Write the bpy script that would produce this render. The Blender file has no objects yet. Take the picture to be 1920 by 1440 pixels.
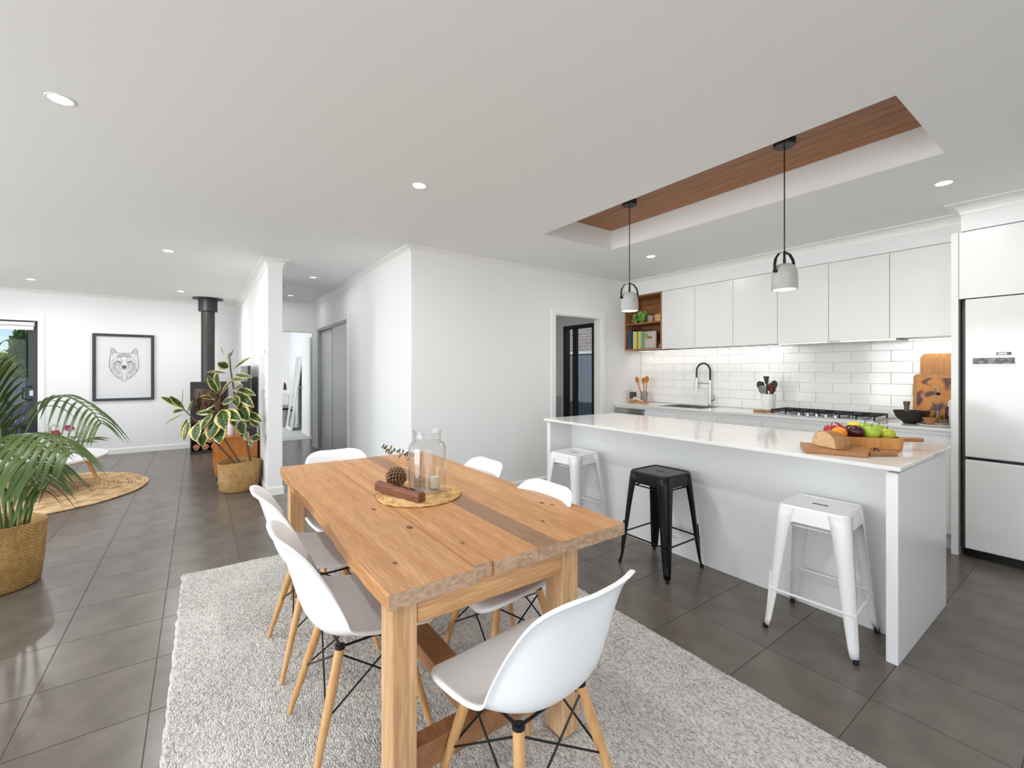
import bpy, bmesh, math, random
from mathutils import Vector, Matrix, noise
PI = math.pi
S = bpy.context.scene
COL = S.collection
random.seed(7)

# ------------------------------------------------------------------ camera, world, light, exposure
CF, PSI, CHY, CAMZ = 826.8, 0.61915, 694.8, 1.36
cam = bpy.data.objects.new('camera', bpy.data.cameras.new('camera'))
COL.objects.link(cam)
cam.location = (0, 0, CAMZ)
cam.rotation_euler = (PI / 2, 0, PI / 2 - PSI)
cam.data.sensor_width = 36.0
cam.data.lens = 36.0 * CF / 1920
cam.data.shift_y = (CHY - 720) / 1920
cam.data.clip_start = 0.05
cam.data.clip_end = 300
S.camera = cam
S.view_settings.view_transform = 'Standard'
S.view_settings.look = 'None'
S.view_settings.gamma = 1
S.view_settings.use_curve_mapping = False
S.view_settings.exposure = 0.45
S.cycles.use_denoising = True
S.cycles.max_bounces = 10
S.cycles.diffuse_bounces = 8
S.cycles.sample_clamp_indirect = 6

W = bpy.data.worlds.new('world'); S.world = W; W.use_nodes = True
wn = W.node_tree.nodes; wl = W.node_tree.links
sky = wn.new('ShaderNodeTexSky'); sky.sky_type = 'NISHITA'; sky.sun_disc = False
sky.sun_elevation = math.radians(50); sky.sun_rotation = math.radians(200); sky.air_density = 1.2; sky.dust_density = .2; sky.ozone_density = 3
tint = wn.new('ShaderNodeMixRGB'); tint.blend_type = 'MULTIPLY'; tint.inputs[0].default_value = 1; tint.inputs[2].default_value = (.74, .88, 1.15, 1)
wl.new(sky.outputs[0], tint.inputs[1]); wl.new(tint.outputs[0], wn['Background'].inputs[0]); wn['Background'].inputs[1].default_value = 0.10

def light(name, kind, loc, rot, power, color=(1, 1, 1), parent=None, **kw):
    d = bpy.data.lights.new(name, kind); d.energy = power; d.color = color
    for k, v in kw.items(): setattr(d, k, v)
    o = bpy.data.objects.new(name, d); COL.objects.link(o); o.location = loc; o.rotation_euler = rot
    if parent:
        o.parent = parent
    return o
light('sun', 'SUN', (0, 0, 8), (math.radians(35), 0, math.radians(15)), 2.4, (1, .96, .9), angle=.01)
DAY_FILL = (.955, .98, 1.0)
# added fill lamps in the unseen window openings, standing in for daylight
light('window_fill', 'AREA', (1.50, -0.6, 1.25), (0, PI / 2, 0), 34, DAY_FILL, shape='RECTANGLE', size=2.0, size_y=3.6)
light('window_fill', 'AREA', (-2.2, -4.12, 1.25), (PI / 2, 0, 0), 128, DAY_FILL, shape='RECTANGLE', size=3.6, size_y=2.0)
light('window_fill', 'AREA', (-7.0, -4.12, 1.25), (PI / 2, 0, 0), 52, DAY_FILL, shape='RECTANGLE', size=3.2, size_y=2.0)
light('bedroom_fill', 'AREA', (-11.0, -0.9, 1.4), (PI / 2, 0, 0), 30, DAY_FILL, shape='RECTANGLE', size=2.0, size_y=1.2)  # added lamp with no window behind it, brightens bedroom and hall

# ------------------------------------------------------------------ materials
def srgb(r, g, b):
    return tuple(((c / 255) / 12.92 if c / 255 <= .04045 else ((c / 255 + .055) / 1.055) ** 2.4) for c in (r, g, b)) + (1,)
MATS = {}
def mat(name, col, rough=.5, metal=0, bump=0, bscale=40, var=0, vscale=5, stretch=(1, 1, 1), col2=None, spec=.5,
        emit=None, estr=0, trans=0, ior=1.45, rnd=0, coat=0, contrast=(.3, .7), detail=4, alpha=1):
    if name in MATS: return MATS[name]
    m = bpy.data.materials.new(name); MATS[name] = m; m.use_nodes = True
    N, L = m.node_tree.nodes, m.node_tree.links; B = N['Principled BSDF']
    col = col if len(col) == 4 else tuple(col) + (1,)
    B.inputs['Base Color'].default_value = col
    B.inputs['Roughness'].default_value = rough; B.inputs['Metallic'].default_value = metal
    B.inputs['Specular IOR Level'].default_value = spec
    B.inputs['Coat Weight'].default_value = coat
    if trans: B.inputs['Transmission Weight'].default_value = trans; B.inputs['IOR'].default_value = ior
    if emit: B.inputs['Emission Color'].default_value = emit; B.inputs['Emission Strength'].default_value = estr
    tc = N.new('ShaderNodeTexCoord'); mp = N.new('ShaderNodeMapping'); mp.inputs['Scale'].default_value = stretch
    L.new(tc.outputs['Object'], mp.inputs[0])
    src = None
    if col2 is not None:
        nz = N.new('ShaderNodeTexNoise'); nz.inputs['Scale'].default_value = vscale; nz.inputs['Detail'].default_value = detail
        L.new(mp.outputs[0], nz.inputs[0])
        rp = N.new('ShaderNodeValToRGB'); rp.color_ramp.elements[0].position = contrast[0]; rp.color_ramp.elements[1].position = contrast[1]
        rp.color_ramp.elements[0].color = col; rp.color_ramp.elements[1].color = col2
        L.new(nz.outputs[0], rp.inputs[0]); src = rp.outputs[0]
    if rnd:
        oi = N.new('ShaderNodeObjectInfo'); mr = N.new('ShaderNodeMapRange')
        mr.inputs[3].default_value = 1 - rnd; mr.inputs[4].default_value = 1 + rnd
        L.new(oi.outputs['Random'], mr.inputs[0])
        hs = N.new('ShaderNodeHueSaturation'); L.new(mr.outputs[0], hs.inputs['Value'])
        if src: L.new(src, hs.inputs['Color'])
        else: hs.inputs['Color'].default_value = col
        src = hs.outputs[0]
    if src: L.new(src, B.inputs['Base Color'])
    if bump:
        nb = N.new('ShaderNodeTexNoise'); nb.inputs['Scale'].default_value = bscale; nb.inputs['Detail'].default_value = 3
        L.new(mp.outputs[0], nb.inputs[0]); bp = N.new('ShaderNodeBump'); bp.inputs['Strength'].default_value = bump; bp.inputs['Distance'].default_value = .01
        L.new(nb.outputs[0], bp.inputs['Height']); L.new(bp.outputs[0], B.inputs['Normal'])
    return m
M_wall = mat('wall_paint', srgb(238, 239, 239), .6, bump=.02, bscale=200)
M_ceil = mat('ceiling_paint', srgb(238, 239, 239), .8)
M_trim = mat('trim_paint', srgb(242, 242, 240), .35)
M_cab = mat('cabinet_white', srgb(234, 234, 233), .28)
M_gloss = mat('gloss_white', srgb(232, 232, 231), .12)
M_stone = mat('stone_top', srgb(236, 236, 233), .1, col2=srgb(224, 223, 219), vscale=2.5, contrast=(.35, .75), detail=8)
M_grout = mat('grout', srgb(112, 102, 92), .8)
M_tile = mat('floor_tile', srgb(92, 85, 78), .26, col2=srgb(112, 104, 96), vscale=5, detail=12, bump=.03, bscale=90, rnd=.05, contrast=(.3, .72))
M_splash = mat('splash_tile', srgb(242, 242, 240), .08, rnd=.015)
M_sgrout = mat('splash_grout', srgb(222, 222, 220), .7)
M_chair = mat('white_plastic', srgb(244, 246, 247), .3)
M_dowel = mat('chair_leg_wood', srgb(214, 168, 112), .45, col2=srgb(196, 146, 90), vscale=6, stretch=(10, 10, 1))
M_black = mat('black_metal', srgb(22, 22, 23), .35, metal=.3)
M_blackst = mat('black_stool', srgb(6, 6, 7), .3, spec=.35)
M_whitest = mat('white_stool', srgb(240, 240, 240), .3)
M_rubber = mat('rubber', srgb(25, 25, 25), .8)
M_charcoal = mat('charcoal_frame', srgb(48, 51, 56), .4)
M_brownfr = mat('brown_frame', srgb(50, 36, 28), .4)
M_cedar = mat('ceiling_timber', srgb(172, 118, 72), .45, col2=srgb(146, 94, 54), vscale=3, stretch=(1, 14, 14), detail=6, rnd=.06)
M_oak = mat('shelf_oak', srgb(176, 124, 80), .5, col2=srgb(140, 92, 56), vscale=3, stretch=(1.5, 12, 6), detail=6)
def thin_glass(name, tint, ior=1.5, rough=0.0):
    m = bpy.data.materials.new(name); MATS[name] = m; m.use_nodes = True; N, L = m.node_tree.nodes, m.node_tree.links
    N.remove(N['Principled BSDF']); tr = N.new('ShaderNodeBsdfTransparent'); tr.inputs[0].default_value = tint
    gl = N.new('ShaderNodeBsdfGlossy'); gl.inputs['Roughness'].default_value = rough; lw = N.new('ShaderNodeLayerWeight'); lw.inputs[0].default_value = .5
    pw = N.new('ShaderNodeMath'); pw.operation = 'POWER'; pw.inputs[1].default_value = 4.5; L.new(lw.outputs['Facing'], pw.inputs[0])
    f0 = ((ior - 1) / (ior + 1)) ** 2; fr = N.new('ShaderNodeMath'); fr.operation = 'MULTIPLY_ADD'; fr.inputs[1].default_value = 1 - f0; fr.inputs[2].default_value = f0; L.new(pw.outputs[0], fr.inputs[0])
    mx = N.new('ShaderNodeMixShader'); L.new(fr.outputs[0], mx.inputs[0]); L.new(tr.outputs[0], mx.inputs[1]); L.new(gl.outputs[0], mx.inputs[2]); L.new(mx.outputs[0], N['Material Output'].inputs[0])
    return m
M_glass = thin_glass('clear_glass', (.97, .98, .98, 1))
M_pane = thin_glass('coated_pane', (.97, .98, .98, 1), 1.18)
M_jar = thin_glass('jar_glass', (.985, .99, .99, 1), 1.5, .01)
M_steel = mat('steel', srgb(190, 190, 190), .25, metal=1)
M_chrome = mat('chrome', srgb(225, 225, 225), .08, metal=1)
M_silver = mat('silver_trim', srgb(170, 172, 174), .3, metal=.8)

def wood(name, c1, c2, dark, axis='X', rough=.45, scale=1.0, rnd=.05, bump=.15):
    m = bpy.data.materials.new(name); MATS[name] = m; m.use_nodes = True
    N, L = m.node_tree.nodes, m.node_tree.links; B = N['Principled BSDF']; B.inputs['Roughness'].default_value = rough
    tc = N.new('ShaderNodeTexCoord'); mp = N.new('ShaderNodeMapping')
    k = {'X': (.55, 10, 10), 'Y': (10, .55, 10), 'Z': (10, 10, .55)}[axis]
    mp.inputs['Scale'].default_value = tuple(v * scale for v in k)
    oi = N.new('ShaderNodeObjectInfo'); cmb = N.new('ShaderNodeVectorMath'); cmb.operation = 'SCALE'; cmb.inputs[0].default_value = (7, 5, 3)
    L.new(oi.outputs['Random'], cmb.inputs['Scale']); L.new(cmb.outputs[0], mp.inputs['Location'])
    L.new(tc.outputs['Object'], mp.inputs[0])
    n1 = N.new('ShaderNodeTexNoise'); n1.inputs['Scale'].default_value = 1.4; n1.inputs['Detail'].default_value = 6; n1.inputs['Distortion'].default_value = 1.2
    n2 = N.new('ShaderNodeTexNoise'); n2.inputs['Scale'].default_value = 17; n2.inputs['Detail'].default_value = 8
    L.new(mp.outputs[0], n1.inputs[0]); L.new(mp.outputs[0], n2.inputs[0])
    r1 = N.new('ShaderNodeValToRGB'); r1.color_ramp.elements[0].position = .3; r1.color_ramp.elements[1].position = .7
    r1.color_ramp.elements[0].color = c2; r1.color_ramp.elements[1].color = c1
    L.new(n1.outputs[0], r1.inputs[0])
    r2 = N.new('ShaderNodeValToRGB'); r2.color_ramp.elements[0].position = .42; r2.color_ramp.elements[1].position = .6
    r2.color_ramp.elements[0].color = (0, 0, 0, 1); r2.color_ramp.elements[1].color = (1, 1, 1, 1)
    L.new(n2.outputs[0], r2.inputs[0])
    mx = N.new('ShaderNodeMixRGB'); mx.inputs['Color1'].default_value = dark; L.new(r1.outputs[0], mx.inputs['Color2'])
    ad = N.new('ShaderNodeMath'); ad.operation = 'MULTIPLY_ADD'; ad.inputs[1].default_value = .35; ad.inputs[2].default_value = .65
    L.new(r2.outputs[0], ad.inputs[0]); L.new(ad.outputs[0], mx.inputs['Fac'])
    hs = N.new('ShaderNodeHueSaturation'); mr = N.new('ShaderNodeMapRange'); mr.inputs[3].default_value = 1 - rnd; mr.inputs[4].default_value = 1 + rnd
    L.new(oi.outputs['Random'], mr.inputs[0]); L.new(mr.outputs[0], hs.inputs['Value']); L.new(mx.outputs[0], hs.inputs['Color'])
    L.new(hs.outputs[0], B.inputs['Base Color'])
    bp = N.new('ShaderNodeBump'); bp.inputs['Strength'].default_value = bump; bp.inputs['Distance'].default_value = .004
    L.new(n2.outputs[0], bp.inputs['Height']); L.new(bp.outputs[0], B.inputs['Normal'])
    return m
M_table = wood('table_top_wood', srgb(216, 162, 104), srgb(190, 130, 74), srgb(128, 80, 44), 'X', rough=.4)
M_tabledark = wood('dark_board_wood', srgb(172, 130, 96), srgb(146, 106, 76), srgb(106, 74, 52), 'X')
M_tleg = wood('table_leg_wood', srgb(226, 188, 142), srgb(204, 158, 110), srgb(150, 108, 74), 'Z')
M_tapron = wood('table_apron_wood', srgb(222, 176, 124), srgb(200, 148, 98), srgb(140, 98, 62), 'Y')
M_tbeam = wood('table_beam_wood', srgb(172, 122, 80), srgb(146, 98, 60), srgb(104, 68, 42), 'X')
M_orange = wood('orange_timber', srgb(206, 132, 58), srgb(186, 110, 44), srgb(150, 84, 32), 'Z', scale=.8)
M_board = wood('board_wood', srgb(184, 132, 84), srgb(160, 106, 62), srgb(120, 76, 44), 'X', scale=1.5)
M_honey = wood('honey_wood', srgb(210, 152, 84), srgb(186, 126, 62), srgb(150, 96, 44), 'Z', scale=1.5)

# ------------------------------------------------------------------ mesh helpers
class MB:
    def __init__(s): s.v = []; s.f = []
    def add(s, vs, fs):
        b = len(s.v); s.v += [tuple(v) for v in vs]; s.f += [tuple(b + i for i in f) for f in fs]; return s
    def box(s, x0, x1, y0, y1, z0, z1):
        return s.add([(x0, y0, z0), (x1, y0, z0), (x1, y1, z0), (x0, y1, z0), (x0, y0, z1), (x1, y0, z1), (x1, y1, z1), (x0, y1, z1)],
                     [(0, 3, 2, 1), (4, 5, 6, 7), (0, 1, 5, 4), (1, 2, 6, 5), (2, 3, 7, 6), (3, 0, 4, 7)])
    def tube(s, pts, r, n=10, cap=True):
        pts = [Vector(p) for p in pts]
        rs = r if isinstance(r, (list, tuple)) else [r] * len(pts)
        rings = []; up = None
        for i, p in enumerate(pts):
            t = (pts[min(i + 1, len(pts) - 1)] - pts[max(i - 1, 0)]).normalized()
            if up is None: up = Vector((0, 0, 1)) if abs(t.z) < .9 else Vector((1, 0, 0))
            u = (up - t * up.dot(t)).normalized(); up = u; w = t.cross(u)
            rings.append([p + (u * math.cos(a) + w * math.sin(a)) * rs[i] for a in [2 * PI * k / n for k in range(n)]])
        b = len(s.v)
        for rg in rings: s.v += [tuple(v) for v in rg]
        for i in range(len(rings) - 1):
            for k in range(n):
                a = b + i * n + k; c = b + i * n + (k + 1) % n
                s.f.append((a, c, c + n, a + n))
        if cap:
            s.f.append(tuple(b + k for k in range(n))[::-1]); s.f.append(tuple(b + (len(rings) - 1) * n + k for k in range(n)))
        return s
    def cyl(s, p, r, h, n=20, r1=None):
        return s.tube([p, (p[0], p[1], p[2] + h)], [r, r if r1 is None else r1], n)
    def lathe(s, prof, c=(0, 0, 0), n=24, cap0=True, cap1=True, sx=1, sy=1):
        b = len(s.v)
        for r, z in prof:
            for k in range(n):
                a = 2 * PI * k / n; s.v.append((c[0] + sx * r * math.cos(a), c[1] + sy * r * math.sin(a), c[2] + z))
        for i in range(len(prof) - 1):
            for k in range(n):
                a = b + i * n + k; d = b + i * n + (k + 1) % n
                s.f.append((a, d, d + n, a + n))
        if cap0: s.f.append(tuple(b + k for k in range(n))[::-1])
        if cap1: s.f.append(tuple(b + (len(prof) - 1) * n + k for k in range(n)))
        return s
    def ball(s, c, r, n=14, sz=1, sx=1, sy=1):
        m = n // 2
        return s.lathe([(max(r * math.sin(PI * i / m), 1e-4), -r * sz * math.cos(PI * i / m)) for i in range(m + 1)], c, n, False, False, sx, sy)
    def prism(s, poly, z0, z1):
        n = len(poly); b = len(s.v)
        s.v += [(x, y, z0) for x, y in poly] + [(x, y, z1) for x, y in poly]
        s.f.append(tuple(b + i for i in range(n))[::-1]); s.f.append(tuple(b + n + i for i in range(n)))
        for i in range(n): s.f.append((b + i, b + (i + 1) % n, b + n + (i + 1) % n, b + n + i))
        return s
    def sweep(s, path, prof, closed=False):
        """profile (out, z) swept along a plan polyline; 'out' is to the right of travel, mitred"""
        P = [Vector((p[0], p[1])) for p in path]; n = len(P); b = len(s.v); m = len(prof)
        for i in range(n):
            d0 = (P[i] - P[i - 1]).normalized() if (i > 0 or closed) else None
            d1 = (P[(i + 1) % n] - P[i]).normalized() if (i < n - 1 or closed) else None
            if d0 is None: d0 = d1
            if d1 is None: d1 = d0
            n0 = Vector((d0.y, -d0.x)); n1 = Vector((d1.y, -d1.x)); h = (n0 + n1); h = h / max(h.dot(n0), .2)
            for o, z in prof: q = P[i] + h * o; s.v.append((q.x, q.y, z))
        for i in range(n if closed else n - 1):
            j = (i + 1) % n
            for k in range(m):
                l = (k + 1) % m
                s.f.append((b + i * m + k, b + j * m + k, b + j * m + l, b + i * m + l))
        if not closed:
            s.f.append(tuple(b + k for k in range(m))); s.f.append(tuple(b + (n - 1) * m + k for k in range(m))[::-1])
        return s

def rrect(x0, x1, y0, y1, r, n=5):
    out = []
    for cx, cy, a0 in ((x1 - r, y1 - r, 0), (x0 + r, y1 - r, PI / 2), (x0 + r, y0 + r, PI), (x1 - r, y0 + r, 3 * PI / 2)):
        for k in range(n + 1):
            a = a0 + PI / 2 * k / n; out.append((cx + r * math.cos(a), cy + r * math.sin(a)))
    return out

def obj(name, mb, m, parent=None, smooth=False, bevel=0, seg=2, subsurf=0, solid=0, local=False, ang=35):
    """links mb as one mesh object. Vertices are world coordinates unless local; stored relative to the parent's place."""
    me = bpy.data.meshes.new(name)
    off = Vector((0, 0, 0)); rt = parent
    while rt is not None: off += rt.location; rt = rt.parent
    vs = mb.v
    if parent is not None and not local: vs = [(x - off.x, y - off.y, z - off.z) for x, y, z in mb.v]
    me.from_pydata(vs, [], mb.f); me.update()
    bm = bmesh.new(); bm.from_mesh(me); bmesh.ops.recalc_face_normals(bm, faces=bm.faces); bm.to_mesh(me); bm.free()
    me.materials.append(m)
    if smooth:
        me.polygons.foreach_set('use_smooth', [True] * len(me.polygons)); me.set_sharp_from_angle(angle=math.radians(ang))
    o = bpy.data.objects.new(name, me); COL.objects.link(o)
    if parent is not None: o.parent = parent
    if solid: q = o.modifiers.new('solid', 'SOLIDIFY'); q.thickness = solid; q.offset = 0
    if subsurf: q = o.modifiers.new('sub', 'SUBSURF'); q.levels = subsurf; q.render_levels = subsurf
    if bevel: q = o.modifiers.new('bevel', 'BEVEL'); q.width = bevel; q.segments = seg; q.limit_method = 'ANGLE'
    return o
def tag(o, label=None, cat=None, group=None, kind=None):
    if label: o['label'] = label
    if cat: o['category'] = cat
    if group: o['group'] = group
    if kind: o['kind'] = kind
    return o
def thing(name, label, cat, loc=(0, 0, 0), rot=0, group=None):
    o = bpy.data.objects.new(name, None); COL.objects.link(o); o.empty_display_size = .1
    o.location = loc; o.rotation_euler = (0, 0, rot)
    return tag(o, label, cat, group)
def struct(name, mb, m, label=None, **kw):
    o = obj(name, mb, m, **kw); o['kind'] = 'structure'
    if label: o['label'] = label
    return o
def box(name, dims, m, parent=None, **kw): return obj(name, MB().box(*dims), m, parent, **kw)
def copy_tree(o, parent=None):
    c = o.copy(); COL.objects.link(c); c.parent = parent
    for ch in list(o.children): copy_tree(ch, c)
    return c
F2 = Vector((-math.cos(PSI), math.sin(PSI), 0)); R2 = Vector((math.sin(PSI), math.cos(PSI), 0))
def at(px, py, d): return Vector((0, 0, CAMZ)) + (F2 + R2 * ((px - 960) / CF) + Vector((0, 0, (CHY - py) / CF))) * d

# ------------------------------------------------------------------ room shell
H = 2.57
# floor: bedding + tiles
fb = struct('floor', MB().box(-9.6, 1.6, -4.2, 5.2, -.12, -.003).box(-9.5, -4.08, .7, 5.2, -.119, -.0035), M_grout, 'dark grey tiled floor with thin grout lines')
TX, TY = .41, .405
tmesh = None
cells = []
for i in range(-23, 6):
    for j in range(-10, 14):
        x0 = -.625 + i * TX; y0 = -.155 + j * TY
        x1 = min(x0 + TX - .004, 1.6); y1 = min(y0 + TY - .004, 5.2); x0 = max(x0, -9.6); y0 = max(y0, -4.2)
        if x1 - x0 < .03 or y1 - y0 < .03: continue
        full = (x1 - x0 > TX - .005 and y1 - y0 > TY - .005)
        c = Vector(((x0 + x1) / 2, (y0 + y1) / 2, 0)); d = c.dot(F2)
        vis = 0
        if d > .9:
            px = 960 + CF * c.dot(R2) / d; py = CHY + CF * CAMZ / d
            if -150 < px < 2070 and py < 1520: vis = 1 / d ** 2
            if c.x < -4.1 and c.y > 1.7: vis = 0
            if -3.1 < c.x < -.62 and 2.9 < c.y < 3.5: vis = 0
        cells.append((vis, x0, x1, y0, y1, full))
cells.sort(key=lambda t: -t[0])
rest = MB(); n_t = 0
for vis, x0, x1, y0, y1, full in cells:
    if vis > 0 and n_t < 296:
        cx, cy = (x0 + x1) / 2, (y0 + y1) / 2
        if full:
            if tmesh is None:
                o = obj('tile', MB().box(-TX / 2 + .002, TX / 2 - .002, -TY / 2 + .002, TY / 2 - .002, -.012, 0), M_tile, local=True); tmesh = o.data
            else:
                o = bpy.data.objects.new('tile', tmesh); COL.objects.link(o)
        else:
            hx, hy = (x1 - x0) / 2, (y1 - y0) / 2
            o = obj('tile', MB().box(-hx, hx, -hy, hy, -.012, 0), M_tile, local=True)
        o.location = (cx, cy, 0); o.parent = fb; n_t += 1
    else: rest.box(x0, x1, y0, y1, -.012, 0)
tag(obj('tile_field', rest, M_tile, fb), kind='stuff')

# ceiling with recess over the island
RX0, RX1, RY0, RY1, RZ = -3.03, -.60, 2.50, 3.38, 2.76
ce = struct('ceiling', MB().box(-9.72, RX0, -4.32, 5.3, H, H + .3).box(-13.0, -9.72, -1.25, 2.1, H, H + .3).box(RX1, 1.72, -4.32, 5.3, H, H + .3)
            .box(RX0, RX1, -4.32, RY0, H, H + .3).box(RX0, RX1, RY1, 5.3, H, H + .3).box(RX0, RX1, RY0, RY1, RZ + .02, H + .3), M_ceil,
            'white plaster ceiling with a long recess over the island')
npk = 9; pw = (RY1 - RY0) / npk
for k in range(npk):
    box('plank', (RX0 + .001, RX1 - .001, RY0 + k * pw + .0015, RY0 + (k + 1) * pw - .0015, RZ, RZ + .019), M_cedar, ce, bevel=.002, seg=1)
# walls
T = .12
struct('wall_far', MB().box(-9.6 - T, -9.6, -1.97, .62, 0, H).box(-9.6 - T, -9.6, -4.32, -1.97, 2.11, H).box(-9.6 - T, -9.6, -4.32, -4.1, 0, 2.11), M_wall)
struct('wall_partition', MB().box(-9.72, -5.43, .62, .76, 0, H), M_wall)
struct('wall_hall_end', MB().box(-8.52, -8.4, .76, 1.70, 2.03, H).box(-8.52, -8.4, .76, .84, 0, 2.03).box(-8.52, -8.4, 1.67, 1.82, 0, 2.03), M_wall)
struct('wall_hall', MB().box(-6.33, -4.2, 1.70, 1.82, 0, H).box(-8.4, -8.25, 1.70, 1.82, 0, H).box(-8.25, -6.33, 1.70, 1.82, 2.08, H)
       .box(-8.4, -6.0, 2.35, 2.45, 0, H).box(-6.33, -6.2, 1.82, 2.35, 0, H), M_wall)
struct('wall_middle', MB().box(-4.2, -4.08, 1.70, 3.55, 0, H).box(-4.2, -4.08, 4.37, 5.2, 0, H).box(-4.2, -4.08, 3.55, 4.37, 2.06, H), M_wall)
struct('wall_kitchen', MB().box(-5.02, 1.72, 5.2, 5.32, 0, H).box(-7.0, -5.76, 5.2, 5.32, 0, H).box(-5.76, -5.02, 5.2, 5.32, 2.13, H), M_wall)
struct('wall_laundry', MB().box(-7.0, -6.9, 2.45, 5.2, 0, H).box(-6.9, -4.2, 2.45, 2.55, 0, H), M_wall)
struct('wall_left', MB().box(-9.6, -8.7, -4.32, -4.2, 0, H).box(-5.3, -4.1, -4.32, -4.2, 0, H).box(-.3, 1.6, -4.32, -4.2, 0, H)
       .box(-8.7, -5.3, -4.32, -4.2, 2.2, H).box(-4.1, -.3, -4.32, -4.2, 2.2, H), M_wall)
struct('wall_back', MB().box(1.6, 1.72, -4.32, -2.5, 0, H).box(1.6, 1.72, 1.3, 5.2, 0, H).box(1.6, 1.72, -2.5, 1.3, 2.2, H), M_wall)
struct('wall_bedroom', MB().box(-12.9, -12.8, -1.2, 2.05, 0, H).box(-12.8, -8.52, 1.95, 2.05, 0, H).box(-12.8, -9.72, -1.2, -1.1, 0, H).box(-8.52, -8.4, 1.82, 2.05, 0, H), M_wall)
M_carpet = mat('carpet', srgb(200, 200, 200), .95, bump=.5, bscale=300)
struct('floor_bedroom', MB().box(-12.8, -9.72, -1.1, 1.95, -.1, .004).box(-9.72, -9.45, .76, 1.95, -.1, .004), M_carpet)
struct('floor_hall', MB().box(-9.45, -8.4, 1.6, 1.95, -.1, -.001), M_tile)
# bulkheads over kitchen units
struct('trim_bulkhead', MB().box(-4.08, -.72, 4.83, 5.2, 2.375, H).box(-.72, .62, 4.54, 5.2, 2.375, H), M_wall)
struct('wall_nib', MB().box(.08, .62, 4.54, 5.2, 0, 2.375), M_wall)
# cornice
def cove(z=H, w=.075):
    pr = [(0, z), (w, z), (w, z - .008)]
    for k in range(5):
        a = PI / 2 * k / 4; pr.append((w - .006 - (w - .012) * math.sin(a), z - .008 - (w - .014) * (1 - math.cos(a))))
    pr += [(.006, z - w), (0, z - w)]
    return pr
def left(path): return path[::-1]
struct('trim_1', MB().sweep([(-9.6, -4.2), (-9.6, .62), (-5.43, .62), (-5.43, .76), (-8.4, .76), (-8.4, 1.70), (-4.08, 1.70), (-4.08, 4.83), (-.72, 4.83), (-.72, 4.54), (.62, 4.54)],
                            cove()), M_trim, 'white coved cornice along the walls', smooth=True)
# skirting boards
sk = lambda t=.014, h=.09: [(0, 0.0005), (t, 0.0005), (t, h - .012), (t * .5, h), (0, h)]
struct('baseboard_far', MB().sweep([(-9.6, -1.88), (-9.6, .62), (-5.43, .62), (-5.43, .76), (-8.4, .76)], sk()), M_trim)
struct('baseboard_hall', MB().sweep([(-6.27, 1.70), (-4.08, 1.70), (-4.08, 3.48)], sk()), M_trim)
struct('baseboard_bedroom', MB().box(-12.8, -10.6, 1.935, 1.95, .004, .09).box(-12.8, -12.785, -1.1, 1.935, .004, .09), M_trim)
# ------------------------------------------------------------------ far sliding door with garden
def frame4(mb, axis, c, a0, a1, z0, z1, w, t, bottom=True):
    """rectangular frame in plane axis=c between a0..a1"""
    def B(p0, p1, q0, q1):
        if axis == 'X': mb.box(c - t / 2, c + t / 2, p0, p1, q0, q1)
        else: mb.box(p0, p1, c - t / 2, c + t / 2, q0, q1)
    B(a0, a0 + w, z0, z1); B(a1 - w, a1, z0, z1); B(a0 + w, a1 - w, z1 - w, z1)
    if bottom: B(a0 + w, a1 - w, z0, z0 + w)
    return mb
d1 = struct('door_1', frame4(MB(), 'X', -9.66, -4.1, -1.97, 0, 2.11, .035, .11), M_charcoal, 'charcoal framed glass sliding door to the garden')
pn = obj('door_panel', frame4(MB(), 'X', -9.64, -3.05, -2.0, .036, 2.07, .075, .04), M_charcoal, d1, bevel=.003)
obj('glass', MB().box(-9.643, -9.637, -2.975, -2.075, .112, 1.996), M_pane, pn)
obj('handle', MB().tube([(-9.61, -2.04, 1.12), (-9.575, -2.06, 1.12), (-9.565, -2.12, 1.10), (-9.565, -2.12, .94), (-9.575, -2.06, .92), (-9.61, -2.04, .92)], .009, 8), M_black, pn, smooth=True)
tag(obj('lock', MB().box(-9.62, -9.605, -2.06, -2.02, .98, 1.06), M_silver, pn), 'small silver lock on the handle stile')
pn2 = obj('door_panel', frame4(MB(), 'X', -9.685, -4.06, -3.0, .036, 2.07, .075, .04), M_charcoal, d1, bevel=.003)
obj('glass', MB().box(-9.688, -9.682, -3.985, -3.075, .112, 1.996), M_pane, pn2)
struct('trim_2', MB().box(-9.6, -9.585, -1.97, -1.90, 0, 2.18).box(-9.6, -9.585, -4.18, -1.97, 2.11, 2.18), M_trim, 'white architrave around the garden door')
rb = thing('roller_blind', 'white roller blind rolled up at the top of the garden sliding door', 'blind', (-9.6, -3.0, 2.0))
obj('roll', MB().tube([(-9.555, -4.05, 2.055), (-9.555, -2.0, 2.055)], .028, 14), M_trim, rb, smooth=True)
obj('bottom_bar', MB().box(-9.585, -9.575, -4.04, -2.01, 1.97, 2.035), M_trim, rb)
obj('bracket', MB().box(-9.6, -9.54, -1.999, -1.992, 2.02, 2.09), M_silver, rb)

# windows behind / beside the camera (glazed openings)
def glazing(name, axis, c, a0, a1, n):
    w = struct(name, frame4(MB(), axis, c, a0, a1, 0, 2.2, .05, .1), M_charcoal)
    for k in range(1, n):
        a = a0 + (a1 - a0) * k / n
        mb = MB().box(c - .02, c + .02, a - .03, a + .03, .05, 2.15) if axis == 'X' else MB().box(a - .03, a + .03, c - .02, c + .02, .05, 2.15)
        obj('mullion', mb, M_charcoal, w)
    return w
glazing('window_1', 'Y', -4.26, -4.1, -.3, 3)
glazing('window_2', 'Y', -4.26, -8.7, -5.3, 3)
glazing('window_3', 'X', 1.66, -2.5, 1.3, 3)  # unseen window, added behind the camera to let daylight in

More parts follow.
